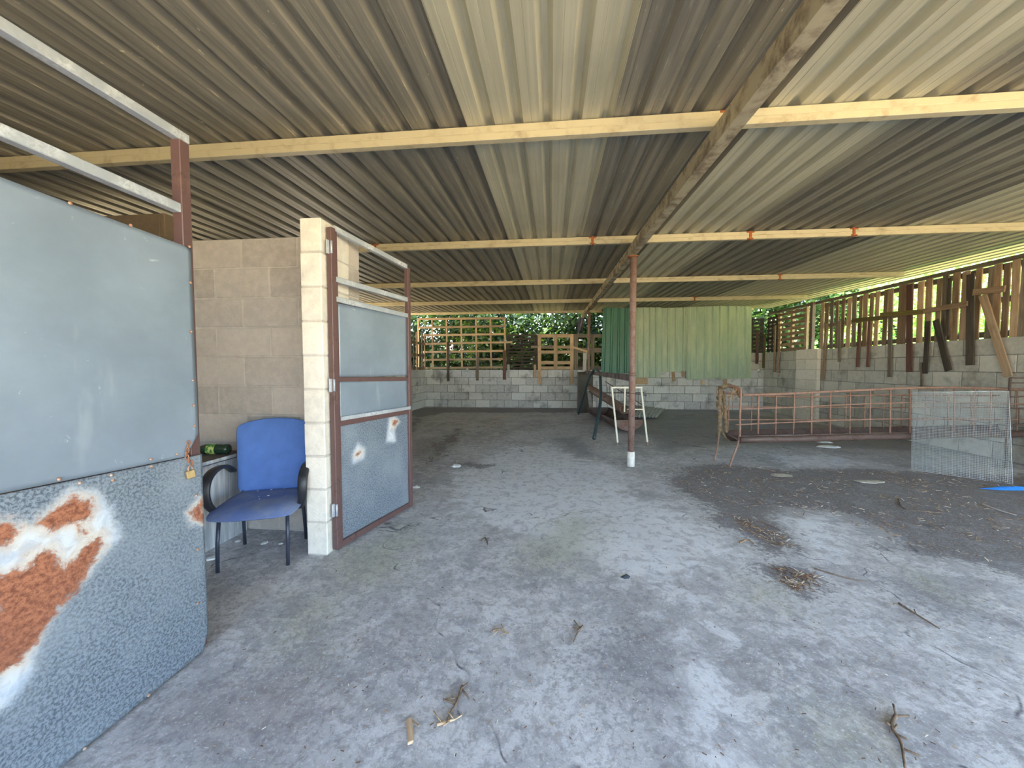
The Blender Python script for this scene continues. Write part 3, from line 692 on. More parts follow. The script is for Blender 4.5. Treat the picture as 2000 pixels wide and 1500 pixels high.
# ------------------------------------------------------------ cabinet with bottle
def cabinet():
    t = empty('cabinet', (-2.95, 2.72, 0), 'grey wood-effect cabinet with a dusty brown top beside the blue chair', 'cabinet')
    zt = P(455, 890, X=-2.62).z; print('cab top', zt)
    b = MB(); b.box((-2.925, 2.69, zt/2-.012), (1, 0, 0), (0, 1, 0), (0, 0, 1), (.60, .67, zt-.024), .002); b.build('carcass', M['laminate'], t)
    b = MB(); b.box((-2.925, 2.69, zt-.0), (1, 0, 0), (0, 1, 0), (0, 0, 1), (.62, .69, .024), .002); b.cur = 0; b.build('worktop', M['worktop'], t)
    b = MB(); b.box((-2.611, 2.69, zt-.0), (1, 0, 0), (0, 1, 0), (0, 0, 1), (.006, .69, .026), .001); b.build('edge_strip', M['laminate'], t)
    b = MB(); b.box((-2.925, 2.345, zt/2), (1, 0, 0), (0, 1, 0), (0, 0, 1), (.56, .016, zt-.1), .002); b.build('door', M['laminate'], t)
    z = zt+.012
    # bottle lying on its side
    s = NT('green bottle plastic'); g = s.m; s.out(S(38, 58, 44), .2); s.b.inputs['Alpha'].default_value = 1
    p0 = P(452, 872, Y=2.92); p0 = Vector((p0.x-.0, 2.9, z+.042)); d = Vector((-.99, -.12, 0)).normalized()
    k = empty('plastic_bottle', p0+d*.14-Vector((0, 0, .042)), 'dark green plastic bottle lying on the cabinet top', 'bottle')
    pr = [(0, .030), (.008, .040), (.03, .042), (.05, .039), (.07, .042), (.18, .042), (.20, .040), (.235, .028), (.262, .014), (.275, .013)]
    b = MB(); b.tube([p0+d*a for a, r in pr], .04, 20, radii=[r for a, r in pr]); b.build('body', g, k)
    b = MB(); b.tube([p0+d*.276, p0+d*.295], .016, 14); b.build('cap', M['plastic'], k)
    s = NT('bottle label'); gg = s.attr('gc', True); n = s.noise(gg, 25, 3); s.out(s.mix(s.ramp(n, .5, .56), S(58, 120, 50), S(190, 200, 120)), .5)
    b = MB(); b.tube([p0+d*.10, p0+d*.17], .0428, 20, caps=False); b.build('label_band', s.m, k)
    b = MB()
    for i, (x, y) in enumerate(((-.0, 0), (.10, -.04), (-.12, .05))):
        b.box((-2.80+x, 2.55+y, z+.012+i*.012), (1, .2*i, 0), (-.2*i, 1, 0), (0, 0, 1), (.16, .22, .014), .003)
    tag(b.build('dark_cloth', M['plastic']), 'crumpled dark cloth on the cabinet top behind the gate edge', 'cloth')
    q = P(388, 877, X=-2.66); b = MB(); b.bar((-2.70, 2.33, z+.01), (-2.63, 2.47, z+.016), .02, .008, (0, 0, 1), .002)
    tag(b.build('white_stick', M['white']), 'short white stick lying at the near corner of the cabinet top', 'stick')
cabinet()
# ------------------------------------------------------------ boards and pallets on the back wall
YF = YB-.03     # plane just in front of the wall
def cb(x, y, Y=YF): return P(780+x/4.348, 560+y/4.348, Y=Y)      # coordinates of the enlarged view of the back left
def c2(x, y, Y=YF): return P(1120+x/4.348, 560+y/4.348, Y=Y)
def board(b, p, q, w_, t_=.02, side=(0, 1, 0)): b.bar(p, q, w_, t_, side, .002, None, .0015)
t = empty('lattice_panel', cb(530, 700), 'large open lattice of thin pale battens on the far wall', 'fence panel')
for i, x in enumerate((165, 283, 405, 530, 655, 778, 900)):
    b = MB(); board(b, cb(x-6, 265, YF+.03), cb(x+3, 695, YF+.03), .055, .03); b.build('upright', M['wood_light'], t)
for y0, y1, x0, x1 in ((275, 268, 152, 893), (348, 335, 160, 893), (413, 402, 188, 903), (487, 470, 190, 960), (555, 545, 190, 905), (622, 613, 192, 885), (692, 684, 192, 885)):
    b = MB(); board(b, cb(x0, y0), cb(x1, y1), .068); b.build('slat', M['wood_light'], t)
t = empty('dark_pallet', cb(1040, 705), 'dark rotten pallet with tight boards on the far wall', 'pallet')
for i in range(11):
    y = 415+i*27.5; b = MB(); board(b, cb(912, y), cb(1170, y-2), .058); b.build('slat', M['wood_dark'], t)
for x in (925, 1042, 1158):
    b = MB(); board(b, cb(x, 405, YF+.04), cb(x, 705, YF+.04), .09, .05); b.build('block_column', M['wood_dark'], t)
def grid_pallet(label, xs, ys, m, cat='pallet', leg=()):
    t = empty('pallet', cb(sum(x for x, *_ in xs)/len(xs), 705), label, cat)
    for x, w_, y0, y1 in xs:
        b = MB(); board(b, cb(x, y0, YF+.0), cb(x, y1, YF+.0), w_*.0040, .022); b.build('upright', m, t)
    for y, w_, x0, x1 in ys:
        b = MB(); board(b, cb(x0, y, YF+.025), cb(x1, y, YF+.025), w_*.0040, .022); b.build('slat', m, t)
grid_pallet('light open pallet right of the dark rotten pallet', [(1190, 30, 402, 705), (1327, 32, 402, 705), (1465, 30, 402, 705)],
            [(417, 28, 1175, 1480), (512, 24, 1175, 1480), (555, 26, 1175, 1480), (645, 28, 1175, 1480), (690, 26, 1175, 1480)], M['wood_light'])
grid_pallet('pale open pallet partly behind the far post', [(1500, 32, 402, 705), (1643, 28, 402, 705), (1790, 30, 402, 705)],
            [(417, 28, 1485, 1805), (540, 40, 1485, 1805), (600, 16, 1485, 1520), (690, 30, 1485, 1805)], M['wood_grey'])
def plank(p, q, w_, m, label, name='plank', t_=.022, side=(0, 1, 0), group='loose boards nailed on the far walls'):
    b = MB(); board(b, p, q, w_, t_, side); return tag(b.build(name, M[m]), label, 'board', group)
Y1 = YF-.03
for (x0, y0, x1, y1, w_, m, lab) in (
    (412, 470, 416, 803, 20, 'wood_dark', 'thin dark upright board across the left of the lattice panel'),
    (668, 555, 662, 797, 24, 'wood_grey', 'grey upright board hanging below the middle of the lattice panel'),
    (893, 540, 892, 790, 28, 'wood_red', 'reddish upright board at the right edge of the lattice panel'),
    (927, 660, 925, 772, 22, 'wood_white', 'short whitewashed board below the left of the dark pallet'),
    (1152, 662, 1150, 778, 22, 'wood_light', 'short pale board below the right corner of the dark pallet'),
    (1190, 500, 1190, 826, 30, 'wood_light', 'long pale board hanging down at the left of the light pallet'),
    (1466, 480, 1466, 828, 30, 'wood_light', 'long orange board hanging down at the right of the light pallet'),
    (1577, 560, 1572, 720, 32, 'wood_white', 'short pale upright board just left of the far post'),
    (1118, 512, 1300, 508, 22, 'wood_grey', 'short horizontal board bridging the dark and light pallets'),
    (1470, 512, 1600, 552, 18, 'wood_light', 'slanting pale batten to the left of the far post'),
    (1775, 768, 1772, 850, 28, 'wood_white', 'short pale stub of board below the dark green sheet')):
    plank(cb(x0, y0, Y1), cb(x1, y1, Y1), w_*.0038, m, lab)
# left wall pallet fence
XF = XL+.03
t = empty('side_pallet_fence', (XF, 12.2, 1.31), 'row of upright pallet slats on the low left wall beside the lattice', 'fence')
ye = YB-.1
for i in range(18):  # slats beyond the visible far corner are added to block light
    y = ye-.02-i*.27; b = MB(); board(b, (XF, y, 1.30), (XF, y+.01, 2.55+.05*math.sin(i)), .09, .02, (1, 0, 0)); b.build('slat', M['wood_grey' if i % 3 else 'wood_light'], t)
for z in (1.36, 1.8, 2.2):
    b = MB(); board(b, (XF-.03, ye, z), (XF-.03, ye-4.8, z), .08, .03, (1, 0, 0)); b.build('rail', M['wood_mid'], t)
# ------------------------------------------------------------ green corrugated sheets
def corr(name, top, bot, Y, m, label, cat='metal sheet', seed=0, group='green corrugated sheets hung over the far wall', ribs=4):
    """top/bot: ((u,v),(u,v)) left and right corners in the photo, on plane Y"""
    a, c = P(*top[0], Y=Y), P(*top[1], Y=Y); d, e = P(*bot[0], Y=Y), P(*bot[1], Y=Y)
    n = ribs*8; V = []; F = []; G = []; nz = 10
    for j in range(nz+1):
        f = j/nz
        for i in range(n+1):
            s_ = i/n; p = (a.lerp(c, s_)).lerp(d.lerp(e, s_), f)
            ph = i % 8; off = {0: 0, 1: 0, 2: -.045, 3: -.045, 4: 0, 5: 0, 6: 0, 7: 0}[ph]
            p = p+Vector((0, off+.012*noise.noise(Vector((s_*3+seed, f*2, seed))), 0)); V.append(p); G.append(p)
    for j in range(nz):
        for i in range(n): F.append((j*(n+1)+i, j*(n+1)+i+1, (j+1)*(n+1)+i+1, (j+1)*(n+1)+i))
    b = MB(); b.add(V, F, G); o = b.build(name, m, recalc=False)
    md = o.modifiers.new('thick', 'SOLIDIFY'); md.thickness = .002
    return tag(o, label, cat, group)
Yg = YB-.09
corr('corrugated_sheet', ((1178, 601), (1232, 602)), ((1174, 727), (1231, 730)), Yg, M['green_dark'], 'dark green corrugated sheet at the left end of the green row')
corr('corrugated_sheet', ((1230, 601), (1290, 600)), ((1230, 738), (1290, 737)), Yg-.04, M['green_pale'], 'faded green sheet just right of the round post, hanging low', seed=3, ribs=5)
corr('corrugated_sheet', ((1286, 602), (1347, 600)), ((1286, 727), (1345, 725)), Yg, M['green_pale'], 'faded green sheet with the highest bottom edge, cut short', seed=5)
corr('corrugated_sheet', ((1343, 600), (1404, 598)), ((1341, 742), (1404, 738)), Yg-.04, M['green_pale'], 'faded green sheet with yellow streaks, third of the pale ones', seed=8)
corr('corrugated_sheet', ((1402, 597), (1468, 599)), ((1402, 740), (1467, 739)), Yg, M['green_pale'], 'faded green sheet at the right end of the green row', seed=11)
for (x0, y0, x1, y1, w_, m, lab) in (
    (845, 720, 855, 805, 26, 'wood_mid', 'slanting board stub under the short green sheet'),
    (928, 715, 932, 765, 24, 'wood_light', 'tiny pale board stub under the edge of the short green sheet'),
    (1097, 795, 1097, 832, 28, 'wood_light', 'small pale block under the streaked green sheet'),
    (1290, 785, 1290, 830, 28, 'wood_light', 'small pale block under the rightmost green sheet'),
    (530, 800, 630, 800, 60, 'wood_light', 'wide pale board end under the first faded green sheet')):
    plank(c2(x0, y0, YB-.02), c2(x1, y1, YB-.02), w_*.0038, m, lab)
# wood behind the green sheets' top so they hang from something
b = MB(); board(b, P(1176, 606, Y=YB+.03), P(1466, 604, Y=YB+.03), .08, .05); board(b, P(1176, 690, Y=YB+.03), P(1466, 690, Y=YB+.03), .08, .05)
tag(b.build('sheet_batten', M['wood_dark']), 'pair of battens behind the green corrugated sheets', 'batten')
# ------------------------------------------------------------ right fence
def c3(x, y, X=XR): return P(1540+x/4.348, 480+y/4.348, X=X)
t = empty('slat_fence', (XR+.05, 8, 1.865), 'tall fence of uneven upright pallet slats on the right wall', 'fence')
XSL = XR+.06
sl_x = [288, 325, 372, 418, 462, 512, 562, 612, 655, 700, 750, 822, 872, 965, 1032, 1120, 1190, 1270, 1325, 1410, 1490, 1600, 1700, 1770, 1840, 1920, 1990]
mm = ['wood_mid', 'wood_mid', 'wood_grey', 'wood_mid']
ypos = [c3(x, 600, XSL).y for x in sl_x]
y = ypos[-1]-.2
while y > 2.3: ypos.append(y); y -= .16+.04*random.random()
for i, y in enumerate(ypos):
    wd = random.choice((.09, .10, .12)) if i < len(sl_x) else .1
    if i in (13,): wd = .19
    lean = random.uniform(-.02, .02); zt = ZSL(y)+random.uniform(-.04, .0)
    b = MB(); board(b, (XSL, y, 1.85), (XSL, y+lean, zt), wd, .02, (1, 0, 0)); b.build('slat', M[mm[i % 4] if i % 5 else 'wood_light'], t)
for z in (1.93, 2.45, 2.95):
    b = MB(); board(b, (XSL+.045, 2.2, z), (XSL+.045, c3(288, 600, XSL).y+.05, z), .09, .05, (1, 0, 0)); b.build('rail', M['wood_grey'], t)
HG = 'boards hanging loose on the right wall'
XH = XR-.035
for (x0, y0, x1, y1, w_, m, lab) in (
    (320, 660, 292, 1140, 24, 'wood_mid', 'narrow brown board hanging just right of the wall pier'),
    (435, 640, 430, 985, 26, 'wood_grey', 'thin grey-brown board hanging second right of the wall pier'),
    (603, 660, 585, 1030, 28, 'wood_red', 'left one of the two close red-brown boards on the right wall'),
    (690, 640, 672, 1030, 28, 'wood_red', 'right one of the two close red-brown boards on the right wall'),
    (870, 590, 857, 1115, 32, 'wood_grey', 'long grey board with a dark lower end on the right wall'),
    (1030, 330, 1025, 1072, 50, 'wood_red', 'widest red board hanging on the right wall'),
    (1185, 640, 1160, 1085, 36, 'wood_dark', 'short dark board hanging just left of the slanting dark one'),
    (1252, 630, 1358, 1062, 50, 'wood_dark', 'slanting dark board on the right wall'),
    (1550, 240, 1540, 1015, 58, 'wood_dark', 'long heavy dark grey board hanging on the right wall'),
    (1372, 275, 1350, 762, 26, 'wood_dark', 'narrow black strip between the pale fence slats'),
    (1130, 990, 1132, 1200, 16, 'wood_grey', 'thin short strip low on the right wall'),
    (1650, 420, 1868, 1112, 55, 'wood_light', 'long slanting pale board at the right end of the fence')):
    plank(c3(x0, y0, XH), c3(x1, y1, XH), w_*.0029*(1-.35*min(1, x0/1900)), m, lab, side=(1, 0, 0), group=HG)
for (x0, y0, x1, y1, w_, m, lab) in (
    (540, 635, 790, 612, 32, 'wood_moss', 'left piece of the mossy crosswise batten on the fence'),
    (780, 585, 1150, 560, 34, 'wood_moss', 'longer mossy crosswise batten in the middle of the fence'),
    (1150, 555, 1520, 490, 34, 'wood_mid', 'brown crosswise batten rising to the right on the fence'),
    (1570, 395, 1840, 365, 46, 'wood_mid', 'short brown crosswise board high at the right of the fence')):
    plank(c3(x0, y0, XH-.03), c3(x1, y1, XH-.03), w_*.0029*(1-.3*min(1, x0/1900)), m, lab, side=(1, 0, 0), group=HG)
# far end of the right wall: two pallets with crosswise boards, hanging strips and a brown post
yq0 = c2(1515, 500).y
def ypx(x): return P(1120+x/4.348, 640, X=XR).y
t = empty('dark_pallet', (XR-.2, YB+.05, 1.87), 'dark slatted pallet on the end of the far wall beside the green sheets', 'pallet')
xa = xc+.02
for i in range(9):
    z = 1.93+i*.125; b = MB(); board(b, (xa, YB+.05, z), (XR+.0, YB+.05, z), .07, .02); b.build('slat', M['wood_dark'], t)
for x in (xa+.03, XR-.05):
    b = MB(); board(b, (x, YB+.09, 1.87), (x, YB+.09, 2.98), .09, .05); b.build('block_column', M['wood_dark'], t)
t = empty('dark_pallet', (XR+.05, YB-.45, 1.87), 'dark slatted pallet on the right wall, farthest into the corner', 'pallet')
ya, yb_ = YB-.03, ypx(1715)
for i in range(9):
    z = 1.93+i*.125; b = MB(); board(b, (XR+.05, ya, z), (XR+.05, yb_, z), .075, .02, (1, 0, 0)); b.build('slat', M['wood_dark'], t)
for y in (ya-.05, (ya+yb_)/2, yb_+.05):
    b = MB(); board(b, (XR+.09, y, 1.87), (XR+.09, y, 2.98), .09, .05, (1, 0, 0)); b.build('block_column', M['wood_dark'], t)
t = empty('pallet', (XR+.05, (ypx(1722)+ypx(1955))/2, 1.865), 'brown pallet with pale end blocks just left of the fence gap', 'pallet')
ya, yb_ = ypx(1722), ypx(1955)
for i in range(8):
    z = 1.92+i*.15; b = MB(); board(b, (XR+.05, ya, z), (XR+.05, yb_, z), .085, .02, (1, 0, 0)); b.build('slat', M['wood_mid'], t)
for y in (ya-.03, (ya+yb_)/2, yb_+.03):
    b = MB(); board(b, (XR+.09, y, 1.865), (XR+.09, y, 3.04), .10, .06, (1, 0, 0)); b.build('block_column', M['wood_light'], t)
for (x0, y0, x1, y1, w_, m, lab) in (
    (1560, 380, 1558, 655, 22, 'wood_red', 'red strip hanging leftmost in the far right corner'),
    (1625, 400, 1615, 690, 20, 'wood_moss', 'mossy strip hanging beside the red one in the far right corner'),
    (1712, 330, 1705, 725, 22, 'wood_mid', 'left strip of the close brown pair in the far right corner'),
    (1755, 370, 1738, 732, 20, 'wood_mid', 'right strip of the close brown pair in the far right corner'),
    (1905, 530, 1890, 730, 18, 'wood_grey', 'short grey strip hanging just left of the wall pier')):
    kw = dict(X=XH) if x0 > 1650 else dict(Y=YB-.04)
    plank(P(1120+x0/4.348, 560+y0/4.348, **kw), P(1120+x1/4.348, 560+y1/4.348, **kw), w_*.0036, m, lab, side=(1, 0, 0) if x0 > 1650 else (0, 1, 0), group=HG)
yp = c3(185, 600).y
b = MB(); b.bar((XR+.06, yp, 1.87), (XR+.06, yp, 3.12), .10, .08, (1, 0, 0), .003)
tag(b.build('square_post', M['frame_brown']), 'red-brown square post standing on the wall in the fence gap', 'post')
# ------------------------------------------------------------ rail between posts, hose, plate, trough, pipe, trestle
b = MB(); b.bar((1.12, 5.63, P(1232, 738, Y=5.6).z), (1.06, 12.2, 1.25), .09, .045, (1, 0, 0), .004)
tag(b.build('rusty_rail', M['rust_dark']), 'rusty flat rail running back from the round post to the far post', 'rail')
def spline(cp, n=6):
    out = []; cp = [Vector(c) for c in cp]
    for i in range(len(cp)-1):
        a, c = cp[i], cp[i+1]; p0 = cp[max(i-1, 0)]; p3 = cp[min(i+2, len(cp)-1)]
        for k in range(n):
            f = k/n; out.append(.5*((2*a)+(-p0+c)*f+(2*p0-5*a+4*c-p3)*f*f+(-p0+3*a-3*c+p3)*f**3))
    out.append(cp[-1]); return out
hp = [P(1130, 808, Z=.03), P(1141, 770, Y=10.9), P(1150, 740, Y=10.2), P(1161, 722, Y=9.6), P(1171, 729, Y=9.0), P(1173, 750, Y=8.6), P(1172, 790, Y=8.1), P(1160, 857, Z=.03)]
b = MB(); b.tube(spline(hp), .033, 12); tag(b.build('hose', M['hose']), 'stiff dark green hose bent over the rusty rail', 'hose')
b = MB(); a = P(1128, 807, Z=0); c = P(1160, 800, Z=0); hh = 1.24
a2 = Vector((a.x, a.y, 0)); c2_ = Vector((1.28, a.y+.28, 0))
for k in range(1): b.bar((a2+c2_)/2+Vector((0, 0, 0)), (a2+c2_)/2+Vector((0, 0, hh)), (c2_-a2).length, .006, (c2_-a2).cross(Vector((0, 0, 1))))
b.bar(a2+Vector((0, 0, hh)), c2_+Vector((0, 0, hh)), .03, .03); b.bar(a2, a2+Vector((0, 0, hh)), .03, .03)
tag(b.build('steel_plate', M['dark_plate']), 'tall dark steel plate standing on edge near the far wall', 'plate')
def trough():
    n0 = P(1228, 843, Z=0); f0 = P(1165, 812, Z=0); ax = (f0-n0).normalized(); L = min((f0-n0).length, 2.6); sd_ = Vector((ax.y, -ax.x, 0)); R_ = .32
    t = empty('feed_trough', n0+ax*L/2, 'rusty half-round trough lying on the floor behind the white trestle', 'trough')
    V = []; F = []; m = 16; zc = R_*.80
    for j in (0, 1):
        for i in range(m+1):
            a_ = math.pi*i/m; V.append(n0+ax*(L*j)+sd_*(math.cos(a_)*R_)+Vector((0, 0, zc-math.sin(a_)*R_*.78)))
    for i in range(m): F.append((i, i+1, m+2+i, m+1+i))
    b = MB(); b.add(V, F, None, .5, True); o = b.build('bowl', M['rust_dark'], t); md = o.modifiers.new('thick', 'SOLIDIFY'); md.thickness = .008
    for j in (0, 1):
        c = n0+ax*(L*j); b = MB(); b.add([c+sd_*(math.cos(math.pi*i/m)*R_)+Vector((0, 0, zc-math.sin(math.pi*i/m)*R_*.78)) for i in range(m+1)], [tuple(range(m+1))])
        o = b.build('end_plate', M['post_rust' if j == 0 else 'rust_dark'], t); md = o.modifiers.new('thick', 'SOLIDIFY'); md.thickness = .008
    # pipe resting across the trough
    p = P(1220, 800, Y=n0.y+.15); q = P(1150, 757, Y=n0.y+2.6); 
    k = empty('rusty_pipe', (p+q)/2, 'wide rusty stove pipe with an open near end, lying sloped over the trough', 'pipe')
    d = (p-q).normalized()
    V = []; G = []; F = []; m = 20; x = d.cross(Vector((0, 0, 1))).normalized(); y = d.cross(x)
    rings = [(q, .10), (p, .10), (p, .088), (p-d*.5, .088)]
    for (c, r) in rings:
        for i in range(m): V.append(c+x*math.cos(2*math.pi*i/m)*r+y*math.sin(2*math.pi*i/m)*r)
    for j in range(3):
        for i in range(m): F.append((j*m+i, j*m+(i+1) % m, (j+1)*m+(i+1) % m, (j+1)*m+i))
    F.append(tuple(range(3*m, 4*m)))
    b = MB(); b.add(V, F, None, .5, True); b.build('tube', M['pipe'], k)
    b = MB(); b.tube([p-d*.02+x*math.cos(a_)*.102+y*math.sin(a_)*.102 for a_ in [2*math.pi*i/20 for i in range(20)]], .006, 6, True); b.build('rim', M['rust'], k)
trough()
def trestle():
    f1 = P(1207, 871, Z=0); f2 = P(1265, 870, Z=0); t1 = P(1195, 757, Y=f1.y+.15); t2 = P(1252, 757, Y=f2.y+.15)
    t = empty('trestle', (f1+f2)/2, 'chipped cream tube trestle frame leaning behind the round post', 'frame')
    foot = .06
    for f, tp in ((f1, t1), (f2, t2)):
        b = MB(); d = (tp-f).normalized(); b.bar(f+d*foot, tp, .03, .03, (1, 0, 0), .003); lg = b.build('leg', M['white_tube'], t)
        b = MB(); b.bar(f, f+d*foot, .022, .022, (1, 0, 0), .002); b.build('foot', M['rust'], t, parent=lg)
    b = MB(); b.bar(t1-Vector((.02, 0, 0)), t2+Vector((.02, 0, 0)), .03, .03, (0, 1, 0), .003); b.build('top_bar', M['white_tube'], t)
    r1 = t1+Vector((.28, .55, 0)); b = MB(); b.bar(t1.lerp(t2, .45), t1.lerp(t2, .45)+Vector((.0, .03, -.45)), .025, .025, (0, 1, 0), .002); b.build('middle_upright', M['white_tube'], t)
    a = f1.lerp(t1, .62); c = f2.lerp(t2, .62); b = MB(); b.bar(a.lerp(c, .45), c, .022, .022, (0, 1, 0), .002); b.build('stretcher', M['white_tube'], t)
trestle()
# thin bar grate behind the trestle
p0 = P(1176, 752, Y=8.3); t = empty('bar_grate', (1.7, 8.4, .5), 'thin dark bar grate leaning behind the cream trestle', 'grate')
def gq(u, v): return P(u, v, Y=8.3+(v-752)*-.004)
b = MB()
for (a, c) in (((1178, 767), (1258, 767)), ((1182, 745), (1256, 792)), ((1178, 770), (1240, 800)), ((1225, 768), (1263, 772))): b.tube([gq(*a), gq(*c)], .011, 6)
b.build('frame_bar', M['dark_plate'], t)
b = MB()
for i in range(13): b.tube([gq(1185+i*5.6, 752+i*1.6), gq(1185+i*5.6, 790+i*.8)], .004, 5)
b.build('thin_bar', M['rust_dark'], t)
# white boards leaning left of the trough
a = P(1158, 762, Y=10.6); c = P(1157, 805, Z=.02)
plank(P(1150, 762, Y=10.8), P(1155, 805, Z=.02), .10, 'wood_white', 'pale board leaning beside the steel plate under the rail', group='loose boards nailed on the far walls', side=(0, 1, 0))
plank(P(1165, 745, Y=11.3), P(1166, 800, Y=11.4), .06, 'wood_white', 'narrow pale board upright behind the bent hose', group='loose boards nailed on the far walls')
# scrap corrugated sheet on the floor
def scrap():
    q = [P(1232, 816, Z=.03), P(1285, 817, Z=.03), P(1300, 803, Z=.05), P(1240, 796, Z=.05)]
    n = 40; V = []; F = []
    for j in range(2):
        for i in range(n+1):
            f = i/n; p = (q[0].lerp(q[1], f)).lerp(q[3].lerp(q[2], f), j); V.append(p+Vector((0, 0, .02+.015*math.sin(i*1.3)+.06*(j))))
    for i in range(n): F.append((i, i+1, n+2+i, n+1+i))
    b = MB(); b.add(V, F, None, .5, True); o = b.build('scrap_sheet', M['sheet_scrap'], recalc=False); md = o.modifiers.new('t', 'SOLIDIFY'); md.thickness = .002
    tag(o, 'pale scrap of corrugated sheet lying on the floor below the green sheets', 'metal sheet')
scrap()
# ------------------------------------------------------------ hay rack of rusty bars
def rack():
    f1 = P(1425, 912, Z=0); f2 = P(1395, 900, Z=0)
    t = empty('hay_rack', (4.4, 5.95, 0), 'long rusty cage-like hay rack of welded bars with a trough bottom', 'hay rack')
    A = Vector((f1.x, f1.y, 0)); XE = 6.25
    Yn = lambda x: 5.65+(x-2.5)*.12
    def N(u, v, dep=0):
        d = FW + RT*((u-1000)/750) + UP*((750-v)/750); nn = Vector((-.12, 1, 0)); p = Vector((2.5, 5.65+dep, 0)); tt = (p-CAM).dot(nn)/d.dot(nn); return CAM+d*tt
    def c4(x, y, dep=0): 
        return N(1360+x/3.125, 720+y/3.125, dep)
    def rb(pts, r, name='bar', m='rust', n=8):
        b = MB(); b.tube(pts, r, n); return b.build(name, M[m], t)
    # near panel
    top = [c4(x, y) for x, y in ((285, 160), (500, 155), (750, 143), (1000, 132), (1200, 122), (1440, 116), (1600, 116), (1800, 122), (2000, 128), (2150, 132))]
    rb(spline(top, 4), .018, 'top_rail')
    rb(spline([c4(x, y) for x, y in ((270, 246), (600, 236), (900, 220), (1200, 210), (1500, 206), (2100, 220))], 4), .010)
    rb(spline([c4(x, y) for x, y in ((240, 342), (560, 328), (900, 314), (1250, 306), (1600, 305), (2100, 315))], 4), .010)
    for x in (380, 488, 597, 705, 820, 940, 1062, 1185, 1305, 1450, 1575, 1700, 1800, 1960, 2100):
        yt = 160-.034*(x-285) if x < 1500 else 118+(x-1500)*.02; w_ = .013 if x in (705, 1185, 380, 1305) else .009
        rb([c4(x, yt), c4(x-4, 400)], w_, 'upright')
    # far panel
    for x in (200, 340, 485, 600, 815, 915, 1030, 1145, 1255, 1400, 1540, 1680): rb([c4(x, 165-.0*x, .42), c4(x-6, 385, .42)], .009, 'upright')
    rb(spline([c4(x, y, .42) for x, y in ((150, 150), (600, 172), (1200, 160), (1900, 165))], 4), .013, 'top_rail')
    rb(spline([c4(x, y, .42) for x, y in ((150, 232), (600, 235), (1200, 238), (1900, 235))], 4), .009)
    rb(spline([c4(x, y, .42) for x, y in ((150, 312), (600, 312), (1200, 310), (1900, 312))], 4), .009)
    # end frame
    rb(spline([f1+Vector((0, 0, .0)), c4(215, 560), c4(262, 430), c4(266, 300), c4(272, 150), c4(268, 122)], 4), .014, 'leg')
    rb(spline([f2+Vector((0, 0, .0)), P(1402, 868, Y=f2.y), P(1405, 820, Y=f2.y+.03), P(1404, 758, Y=f2.y+.03)], 4), .013, 'leg')
    rb(spline([c4(272, 128), P(1430, 754, Y=5.8), P(1404, 757, Y=f2.y+.03)], 4), .02, 'end_bar')
    rb([P(1404, 840, Y=f2.y+.03), c4(255, 432)], .012, 'end_bar', 'rust_dark')
    # right end legs
    rb([c4(2060, 118), Vector((c4(2060, 118).x, c4(2060, 118).y, 0))], .014, 'leg'); rb([c4(1980, 160, .42), Vector((c4(1980, 160, .42).x, c4(1980, 160, .42).y, 0))], .014, 'leg')
    # trough
    zt_ = .43
    a = c4(262, 418); e = c4(2080, 380); dv = Vector((-.05, 1, 0))*.42
    prof = [(0, .02), (.02, -.03), (.08, -.08), (.21, -.10), (.34, -.08), (.40, -.03), (.42, .03)]
    V = []; F = []; n = len(prof); ns = 30
    for j in range(ns+1):
        p = a.lerp(e, j/ns); p = Vector((p.x, p.y, a.z+(e.z-a.z)*j/ns))
        for (d_, z) in prof: V.append(p+Vector((-.05, 1, 0))*d_+Vector((0, 0, z+.004*random.uniform(-1, 1))))
    for j in range(ns):
        for i in range(n-1): F.append((j*n+i, j*n+i+1, (j+1)*n+i+1, (j+1)*n+i))
    b = MB(); b.add(V, F, None, .5, True); o = b.build('trough_pan', M['rust_dark'], t); md = o.modifiers.new('thick', 'SOLIDIFY'); md.thickness = .006
    rb([a.lerp(e, k/12)+Vector((0, -.02, -.035+random.uniform(-.006, .006))) for k in range(13)], .045, 'trough_lip', 'rust_dark', 10)
    # rags and straw on the end
    rg = empty('rag_bundle', P(1410, 800, Y=5.95)-Vector((0, 0, .2)), 'tattered brown rags and straw hanging on the left end of the hay rack', 'rags')
    b = MB()
    for (pts, r) in (([(1408, 760), (1404, 790), (1406, 820), (1404, 850)], .035), ([(1404, 762), (1420, 753), (1440, 760), (1446, 775)], .035), ([(1412, 765), (1416, 800), (1418, 845)], .03), ([(1400, 775), (1410, 798), (1399, 815)], .02), ([(1412, 800), (1406, 830), (1420, 860)], .018)):
        q = spline([P(u, v, Y=5.93+random.uniform(-.05, .05)) for u, v in pts], 4); b.tube(q, r, 8, radii=[r*(.6+.7*random.random()) for _ in q])
    b.build('cloth_strip', M['rag'], rg)
    for i in range(18):
        u = 1402+random.random()*42; v = 756+random.random()*60 if u < 1420 else 754+random.random()*14
        b = MB(); p = P(u, v, Y=5.88); b.tube(spline([p, p+Vector((random.uniform(-.06, .06), -.02, -.06)), p+Vector((random.uniform(-.07, .07), -.01, -.14))], 3), .004, 5)
        b.build('straw', M['leaf_dry'], rg)
rack()
